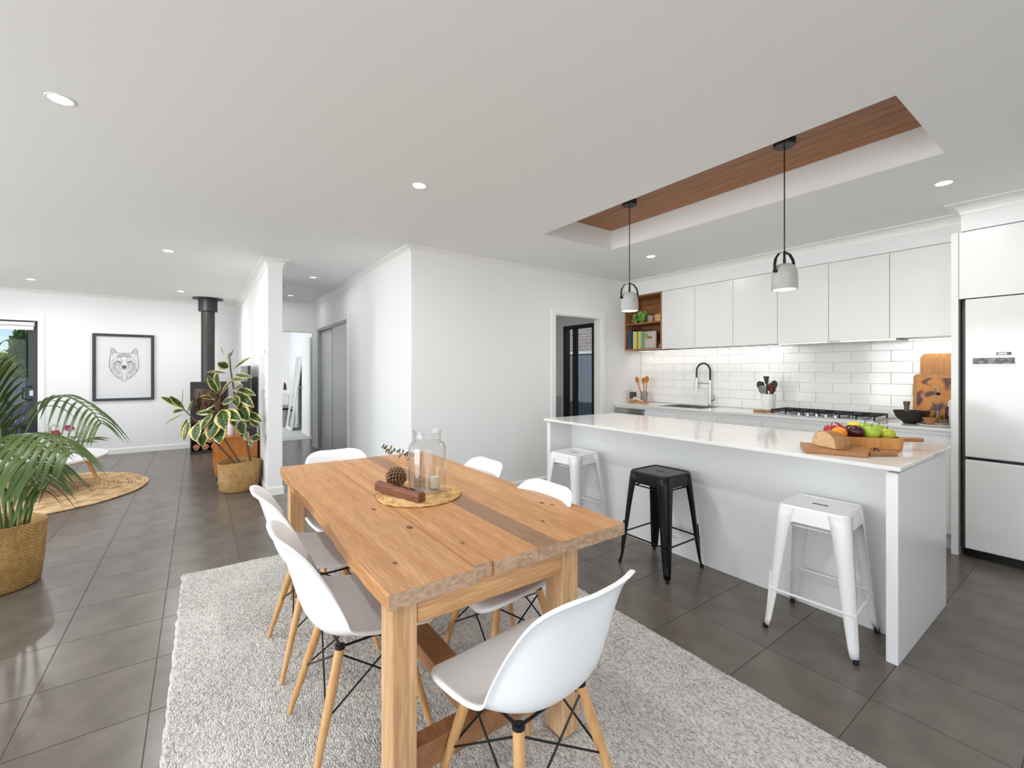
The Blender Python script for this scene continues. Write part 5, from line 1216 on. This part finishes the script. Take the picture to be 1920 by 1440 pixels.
L.new(mr.outputs[0], rp.inputs[0]); L.new(rp.outputs[0], B.inputs['Base Color'])
def bigleaf(parent, base, tip, width, nrm, droop, m, nm='leaf', cup=.12):
    base, tip = Vector(base), Vector(tip); d = tip - base; Ln = d.length; d.normalize(); nrm = Vector(nrm); nrm = (nrm - d * nrm.dot(d)).normalized(); s_ = d.cross(nrm)
    prof = [(.0, .04), (.08, .30), (.22, .72), (.42, 1.0), (.62, .93), (.80, .64), (.93, .28), (1.0, .02)]; us = [-1, -.6, 0, .6, 1]
    mb = MB(); ed = []
    for t_, w in prof:
        c = base + d * (Ln * t_) - Vector((0, 0, 1)) * droop * Ln * (t_ * (1 - t_)) * -1.2
        for u in us:
            mb.v.append(tuple(c + s_ * (u * w * width / 2) + nrm * (abs(u) * w * width * cup))); ed.append(max(abs(u), abs(t_ - .5) * 2 * .98) if abs(u) == 1 or t_ in (0, 1.0) else abs(u) * .62)
    for i in range(len(prof) - 1):
        for k in range(4): mb.f.append((i * 5 + k, i * 5 + k + 1, (i + 1) * 5 + k + 1, (i + 1) * 5 + k))
    o = obj(nm, mb, m, parent, smooth=True, ang=120)
    # recalc may flip normals only; vertex order is kept
    at2 = o.data.attributes.new('edge', 'FLOAT', 'POINT'); at2.data.foreach_set('value', ed)
    return o
D0 = 5.05
M_stem = mat('plant_stem', srgb(96, 72, 52), .8)
def stemp(pts, r0=.011, r1=.006):
    P = [at(*p) for p in pts]; obj('stem', MB().tube(P, [r0 + (r1 - r0) * i / (len(P) - 1) for i in range(len(P))], 7), M_stem, fp, smooth=True)
stemp([(470, 868, 5.02), (458, 800, 5.0), (440, 740, 5.0), (432, 690, 5.02), (430, 662, 5.02)], .014)
stemp([(452, 870, 5.0), (425, 830, 4.95), (405, 800, 4.9), (412, 760, 4.9), (412, 725, 4.9)], .010)
stemp([(440, 868, 5.0), (405, 830, 4.9), (375, 795, 4.85), (352, 775, 4.85), (340, 762, 4.85)], .010)
LV = [ # base px, tip px, width (m), depth
 (345, 764, 301, 744, .055, 4.85), (345, 766, 318, 742, .06, 4.82), (342, 762, 344, 729, .045, 4.86), (344, 768, 325, 775, .06, 4.8), (352, 774, 362, 752, .05, 4.84), (344, 776, 307, 797, .02, 4.83), (352, 784, 340, 822, .055, 4.8), (354, 790, 344, 828, .055, 4.76),
 (411, 732, 409, 700, .12, 4.83), (408, 738, 390, 704, .07, 4.86), (413, 742, 437, 713, .055, 4.8), (405, 741, 382, 732, .05, 4.82), (404, 748, 374, 744, .06, 4.78), (412, 752, 400, 760, .08, 4.75), (416, 756, 440, 748, .07, 4.78), (405, 760, 390, 770, .08, 4.8), (402, 772, 368, 776, .055, 4.76),
 (416, 768, 423, 806, .135, 4.7), (420, 770, 452, 788, .10, 4.74), (398, 776, 377, 806, .085, 4.7), (404, 788, 394, 824, .115, 4.66), (372, 792, 367, 828, .125, 4.68), (412, 798, 412, 832, .115, 4.68), (380, 812, 380, 837, .09, 4.72),
 (431, 686, 430, 663, .10, 4.95), (428, 690, 408, 680, .08, 4.92), (434, 668, 439, 653, .055, 5.0), (422, 666, 414, 651, .035, 5.0), (438, 692, 470, 670, .035, 4.9), (425, 700, 388, 698, .045, 4.92), (440, 702, 474, 707, .045, 4.9), (434, 712, 456, 712, .05, 4.9),
 (438, 730, 456, 724, .08, 4.88), (440, 728, 480, 742, .06, 4.9), (442, 736, 476, 764, .085, 4.86), (446, 744, 452, 770, .08, 4.84), (448, 760, 466, 790, .115, 4.8), (438, 742, 446, 762, .08, 4.82), (462, 772, 492, 792, .07, 4.84), (450, 790, 458, 815, .10, 4.84), (436, 776, 440, 800, .07, 4.9),
 (460, 810, 466, 826, .06, 4.82), (470, 822, 489, 822, .075, 4.8), (466, 826, 474, 838, .04, 4.8), (470, 782, 484, 800, .07, 4.88), (440, 770, 428, 772, .06, 4.95), (432, 745, 420, 760, .06, 4.95), (386, 786, 372, 795, .06, 4.9)]
rl = random.Random(11)
for (bx_, by_, tx_, ty_, w_, d_) in LV:
    dz = rl.uniform(-.08, .05); b = at(bx_, by_, d_ + .10); t_ = at(tx_, ty_, d_ - .03 + dz)
    nr = -F2 * .75 + Vector((rl.uniform(-.25, .25), rl.uniform(-.25, .25), rl.uniform(.1, .5)))
    bigleaf(fp, b, t_, w_ * 1.3, nr, rl.uniform(.0, .12), M_vleaf)

# ------------------------------------------------------------------ kentia palm
kp = basket(-4.13, -1.04, .205, .235, .40, 'kentia_palm', 'large kentia palm in a golden woven basket at the left edge', M_bask2, sx=1, wav=.01)
M_palm = mat('palm_leaf', srgb(42, 66, 16), .4, col2=srgb(84, 104, 38), vscale=4, rnd=.12)
M_palmst = mat('palm_stem', srgb(70, 92, 40), .5)
rp_ = random.Random(21)
def frond(pts, nleaf, ll, start=.35, droop=.5, w=.024, side=(1, -1), latv=None, sweep=.75):
    """pts: pixel/depth control points; leaflets along the upper part"""
    C_ = [at(*p) for p in pts]; P = []
    for i in range(len(C_) - 1):
        p0, p1, p2, p3 = C_[max(i - 1, 0)], C_[i], C_[i + 1], C_[min(i + 2, len(C_) - 1)]
        for k in range(6):
            t_ = k / 6; P.append(.5 * ((2 * p1) + (p2 - p0) * t_ + (2 * p0 - 5 * p1 + 4 * p2 - p3) * t_ ** 2 + (3 * p1 - p0 - 3 * p2 + p3) * t_ ** 3))
    P.append(C_[-1])
    fo = obj('frond', MB().tube(P, [.008 * (1 - .8 * i / (len(P) - 1)) + .0012 for i in range(len(P))], 6), M_palmst, kp, smooth=True)
    n = len(P) - 1
    for i in range(nleaf):
        s_ = start + (1 - start) * (i + .5) / nleaf
        for sd_ in side:
            q = s_ * n; a = min(int(q), n - 1); p = P[a].lerp(P[a + 1], q - a); d = (P[a + 1] - P[a]).normalized()
            up = Vector((0, 0, 1)); lat = (d.cross(up).normalized() if latv is None else latv) * sd_
            L_ = ll * (.55 + .75 * math.sin(PI * min(1, (s_ - start) / (1 - start) * .8 + .2))) * rp_.uniform(.85, 1.1)
            dr = (lat * (1 - sweep * .5) + d * sweep + Vector((0, 0, .18))).normalized()
            mb = MB(); sg = 6
            for k in range(sg + 1):
                t_ = k / sg; c = p + dr * (L_ * t_) - up * (droop * L_ * t_ * t_); wd = w * .5 * (math.sin(PI * min(1, t_ * .85 + .12)) ** .7) * (1 if t_ < 1 else .05)
                tdir = (dr - up * (2 * droop * t_)).normalized(); sv_ = tdir.cross(up if abs(tdir.z) < .95 else lat); sv_.normalize()
                tilt = (sv_ * .8 + up * .3 * sd_)
                mb.v += [tuple(c - tilt * wd), tuple(c + Vector((0, 0, -.15 * wd))), tuple(c + tilt * wd)]
            for k in range(sg):
                for m_ in range(2): mb.f.append((k * 3 + m_, k * 3 + m_ + 1, (k + 1) * 3 + m_ + 1, (k + 1) * 3 + m_))
            obj('leaflet', mb, M_palm, fo, smooth=True, ang=150)
# arching frond to the right (upper), big central, upright sprays, low fronds
frond([(25, 1010, 2.85), (20, 900, 2.85), (60, 790, 2.75), (110, 742, 2.65), (165, 765, 2.55), (190, 795, 2.5)], 13, .17, .45, .9, .018, sweep=.7)
frond([(10, 1010, 2.8), (8, 900, 2.8), (2, 810, 2.75), (-12, 750, 2.72), (-35, 705, 2.7)], 12, .34, .40, .34, .020, side=(1, -1), latv=R2, sweep=.75)
frond([(5, 1010, 2.85), (-10, 900, 2.9), (-30, 800, 2.9), (-50, 700, 2.95), (-75, 640, 2.95)], 12, .36, .35, .30, .020, side=(1, -1), latv=R2, sweep=.8)
frond([(35, 1010, 2.75), (38, 920, 2.7), (15, 850, 2.55), (40, 815, 2.4), (95, 822, 2.3), (135, 850, 2.25)], 14, .20, .40, .95, .026, sweep=.6)
frond([(20, 1010, 2.8), (40, 930, 2.7), (70, 870, 2.6), (120, 835, 2.5), (170, 822, 2.45)], 11, .15, .5, .35, .014, sweep=.9)
frond([(0, 1010, 2.75), (-20, 930, 2.6), (-30, 870, 2.45), (0, 835, 2.3), (50, 850, 2.2), (70, 880, 2.15)], 13, .21, .40, 1.0, .028, sweep=.6)
frond([(40, 1010, 2.85), (50, 950, 2.8), (40, 900, 2.75), (15, 880, 2.7), (-15, 900, 2.65)], 10, .17, .45, .9, .022, sweep=.6)
frond([(45, 1010, 2.9), (60, 950, 2.9), (66, 900, 2.9), (85, 880, 2.88), (95, 905, 2.85)], 7, .12, .5, 1.0, .016, sweep=.7)
frond([(15, 1010, 2.9), (0, 900, 3.0), (-20, 800, 3.05), (-30, 720, 3.1), (-20, 690, 3.1)], 9, .26, .45, .25, .018, sweep=.8)
frond([(30, 1010, 2.8), (20, 940, 2.75), (0, 895, 2.6), (20, 878, 2.5), (62, 892, 2.42), (78, 920, 2.4)], 10, .16, .40, 1.0, .024, sweep=.6)

# ------------------------------------------------------------------ living end: jute rug, coffee table, flowers, sofa
M_jute = bpy.data.materials.new('jute'); M_jute.use_nodes = True; spiralmat(M_jute, srgb(176, 142, 100), srgb(222, 192, 150), 0, 0, 0, .01)
M_jute2 = bpy.data.materials.new('jute_dark'); M_jute2.use_nodes = True; spiralmat(M_jute2, srgb(158, 124, 86), srgb(212, 180, 136), 0, 0, 0, .01)
jrg = thing('round_jute_rug', 'round braided jute rug under the white coffee table', 'rug', (-6.95, -1.62, 0))
rad = .03; k = 0
while rad < 1.14:
    mb = MB(); n = max(12, int(rad * 46)); pts = []
    for i in range(n + 1):
        a = 2 * PI * i / n; pts.append((-6.95 + (rad + .003 * math.sin(i * 1.7 + k)) * math.cos(a), -1.62 + (rad + .003 * math.sin(i * 1.7 + k)) * math.sin(a), .011 + .002 * math.sin(i * 2.2 + k)))
    mb.tube(pts, [.0165] * len(pts), 6, cap=False); mb.v = [(x, y, max(.001, (z_ - .011) * .55 + .011)) for x, y, z_ in mb.v]
    obj('braid', mb, M_jute if k % 3 else M_jute2, jrg, smooth=True); rad += .031; k += 1
cft = thing('coffee_table', 'white oval coffee table on splayed pale timber legs', 'coffee table', (-7.06, -1.35, .02))
def oval(s_): return [(-7.06 + .62 * s_ * math.cos(a), -1.37 + .50 * s_ * math.sin(a)) for a in [2 * PI * k / 48 for k in range(48)]]
obj('tabletop', MB().prism(oval(1), .365, .39), M_gloss, cft, bevel=.003, smooth=True)
tag(obj('edge_band', MB().prism(oval(.985), .352, .3648), M_dowel, cft), 'pale timber underside edge')
for dx, dy in ((.42, .25), (-.05, .42), (-.44, -.20), (.25, -.38)):
    obj('leg', MB().tube([(-7.06 + dx * .72, -1.37 + dy * .72, .351), (-7.06 + dx, -1.37 + dy, .021)], [.024, .013], 12), M_dowel, cft, smooth=True)
vf = thing('flower_vase', 'clear vase of pink roses and eucalyptus on the coffee table', 'flowers', (-7.05, -1.35, .39))
vc = at(112, 852, 4.95); vc.z = .3905
obj('vase', MB().lathe([(.035, 0), (.04, .005), (.045, .13), (.043, .13), (.038, .008)], vc, 20), M_glass, vf, smooth=True)
def rose(c, r_, m):
    o = obj('rose', MB().ball(c, r_ * .55, 10, .9), m, vf, smooth=True); rd = random.Random(int(c[0] * 100))
    for i in range(14):
        a = i * 2.4; t_ = i / 14; el = 1.2 - 1.5 * t_; d = Vector((math.cos(a) * math.cos(el), math.sin(a) * math.cos(el), math.sin(el))); u = d.orthogonal().normalized(); v = d.cross(u); p = Vector(c) + d * r_ * (.6 + .25 * t_)
        obj('petal', MB().add([p + (u * math.cos(q) + v * math.sin(q)) * r_ * .5 + d * r_ * .12 * math.cos(2 * q) for q in [2 * PI * k / 7 for k in range(7)]], [tuple(range(7))]), m, o)
rose(at(104, 813, 4.9), .045, mat('rose_red', srgb(170, 60, 78), .6)); rose(at(130, 803, 4.95), .045, mat('rose_magenta', srgb(168, 44, 110), .6))
for i, (px_, py_) in enumerate(((92, 798), (104, 795), (143, 805), (150, 818), (96, 826), (122, 826), (135, 832), (112, 818), (160, 799), (86, 808))):
    sprig(vf, [(vc.x, vc.y, vc.z + .03), (vc.x, vc.y, vc.z + .13), at(px_, py_ + 14, 4.93), at(px_, py_, 4.9)], 13, 30 + i, .026)
M_sofa = mat('sofa_charcoal', srgb(58, 58, 64), .9, bump=.3, bscale=200)
so = thing('sofa', 'dark charcoal sofa with cushions behind the coffee table', 'sofa', (-8.0, -2.3, 0))
obj('base', MB().box(-8.75, -6.9, -2.95, -2.05, .06, .28), M_sofa, so, bevel=.03, seg=3)
obj('seat_cushion', MB().box(-8.55, -7.83, -2.80, -2.04, .285, .44), M_sofa, so, bevel=.04, seg=3)
obj('seat_cushion', MB().box(-7.82, -7.1, -2.80, -2.04, .285, .44), M_sofa, so, bevel=.04, seg=3)
obj('backrest', MB().box(-8.75, -6.9, -3.1, -2.86, .06, .78), M_sofa, so, bevel=.05, seg=3)
for x0 in (-8.78, -7.08): obj('armrest', MB().box(x0, x0 + .2, -2.95, -2.03, .06, .60), M_sofa, so, bevel=.04, seg=3)
for lb, c, cz_, r_, m in (('grey scatter cushion on the near end of the sofa', (-7.35, -2.35), .60, .3, mat('cushion_grey', srgb(104, 106, 114), .9)), ('rust coloured scatter cushion on the sofa', (-7.75, -2.4), .60, .2, mat('cushion_rust', srgb(170, 92, 54), .9)),
                       ('black scatter cushion at the far end of the sofa', (-8.3, -2.4), .62, .25, M_sofa)):
    mb = MB(); n = 10
    for s_ in (1, -1):
        b0 = len(mb.v)
        for i in range(n + 1):
            for j in range(n + 1):
                u, v = -1 + 2 * i / n, -1 + 2 * j / n; h_ = .07 * ((1 - u * u) * (1 - v * v)) ** .4 * s_
                mb.v.append((c[0] + u * .19, c[1] - .10 + h_ * .8 - v * .07, cz_ + v * .16 + h_ * .5))
        for i in range(n):
            for j in range(n): a = b0 + i * (n + 1) + j; mb.f.append((a, a + n + 1, a + n + 2, a + 1))
    tag(obj('scatter_cushion', mb, m, smooth=True), lb, 'cushion')

# ------------------------------------------------------------------ bedroom glimpse
lm_ = thing('leaning_mirror', 'tall white framed mirror leaning on the bedroom wall', 'mirror', (-11.3, 1.75, .005))
w_, h_ = .32, 1.75
lm_.location = (-11.25, 1.71, .006); lm_.rotation_euler = (-.13, 0, 0)
obj('frame', MB().box(-w_, w_, -.02, .02, 0, .06).box(-w_, w_, -.02, .02, h_ - .06, h_).box(-w_, -w_ + .06, -.02, .02, .06, h_ - .06).box(w_ - .06, w_, -.02, .02, .06, h_ - .06), M_trim, lm_, local=True, bevel=.004)
obj('mirror_glass', MB().box(-w_ + .06, w_ - .06, -.004, .004, .06, h_ - .06), mat('mirror', srgb(235, 235, 235), .02, metal=1), lm_, local=True)
obj('back_board', MB().box(-w_ + .06, w_ - .06, .0045, .015, .06, h_ - .06), M_black, lm_, local=True)
dk = thing('white_desk', 'white wall desk at the end of the bedroom', 'desk', (-12.5, 1.2, 0))
obj('top', MB().box(-12.78, -12.3, .3, 1.93, .74, .78), M_trim, dk); obj('leg', MB().box(-12.36, -12.31, .3, .35, .004, .74), M_trim, dk); obj('leg', MB().box(-12.36, -12.31, 1.88, 1.93, .004, .74), M_trim, dk)
obj('drawer', MB().box(-12.78, -12.32, .36, 1.87, .50, .739), M_trim, dk)
pf2 = thing('small_picture', 'small framed black and white photograph standing on the bedroom desk', 'picture', (-12.4, 1.62, .781))
obj('frame', frame4(MB(), 'X', -12.42, 1.68, 1.90, .781, 1.18, .03, .02), M_trim, pf2); obj('photo', MB().box(-12.423, -12.417, 1.71, 1.87, .811, 1.15), M_trim, pf2)
obj('figure', MB().add([(-12.4165, 1.755, .87), (-12.4165, 1.835, .87), (-12.4165, 1.83, .98), (-12.4165, 1.80, 1.06), (-12.4165, 1.77, 1.05), (-12.4165, 1.765, .96)], [tuple(range(6))]), M_charcoal, pf2)
bn = thing('waste_bin', 'grey waste bin with dark liner under the bedroom desk', 'bin', (-12.0, 1.6, .004))
M_bin = mat('bin_grey', srgb(150, 150, 150), .6)
obj('body', MB().lathe([(.13, 0), (.16, .42), (.155, .42), (.125, .01)], (-11.98, 1.73, .0045), 24), M_bin, bn, smooth=True)
obj('liner', MB().lathe([(.163, .40), (.165, .43), (.15, .43), (.15, .36)], (-11.98, 1.73, .0045), 24, False, False), M_black, bn, smooth=True)
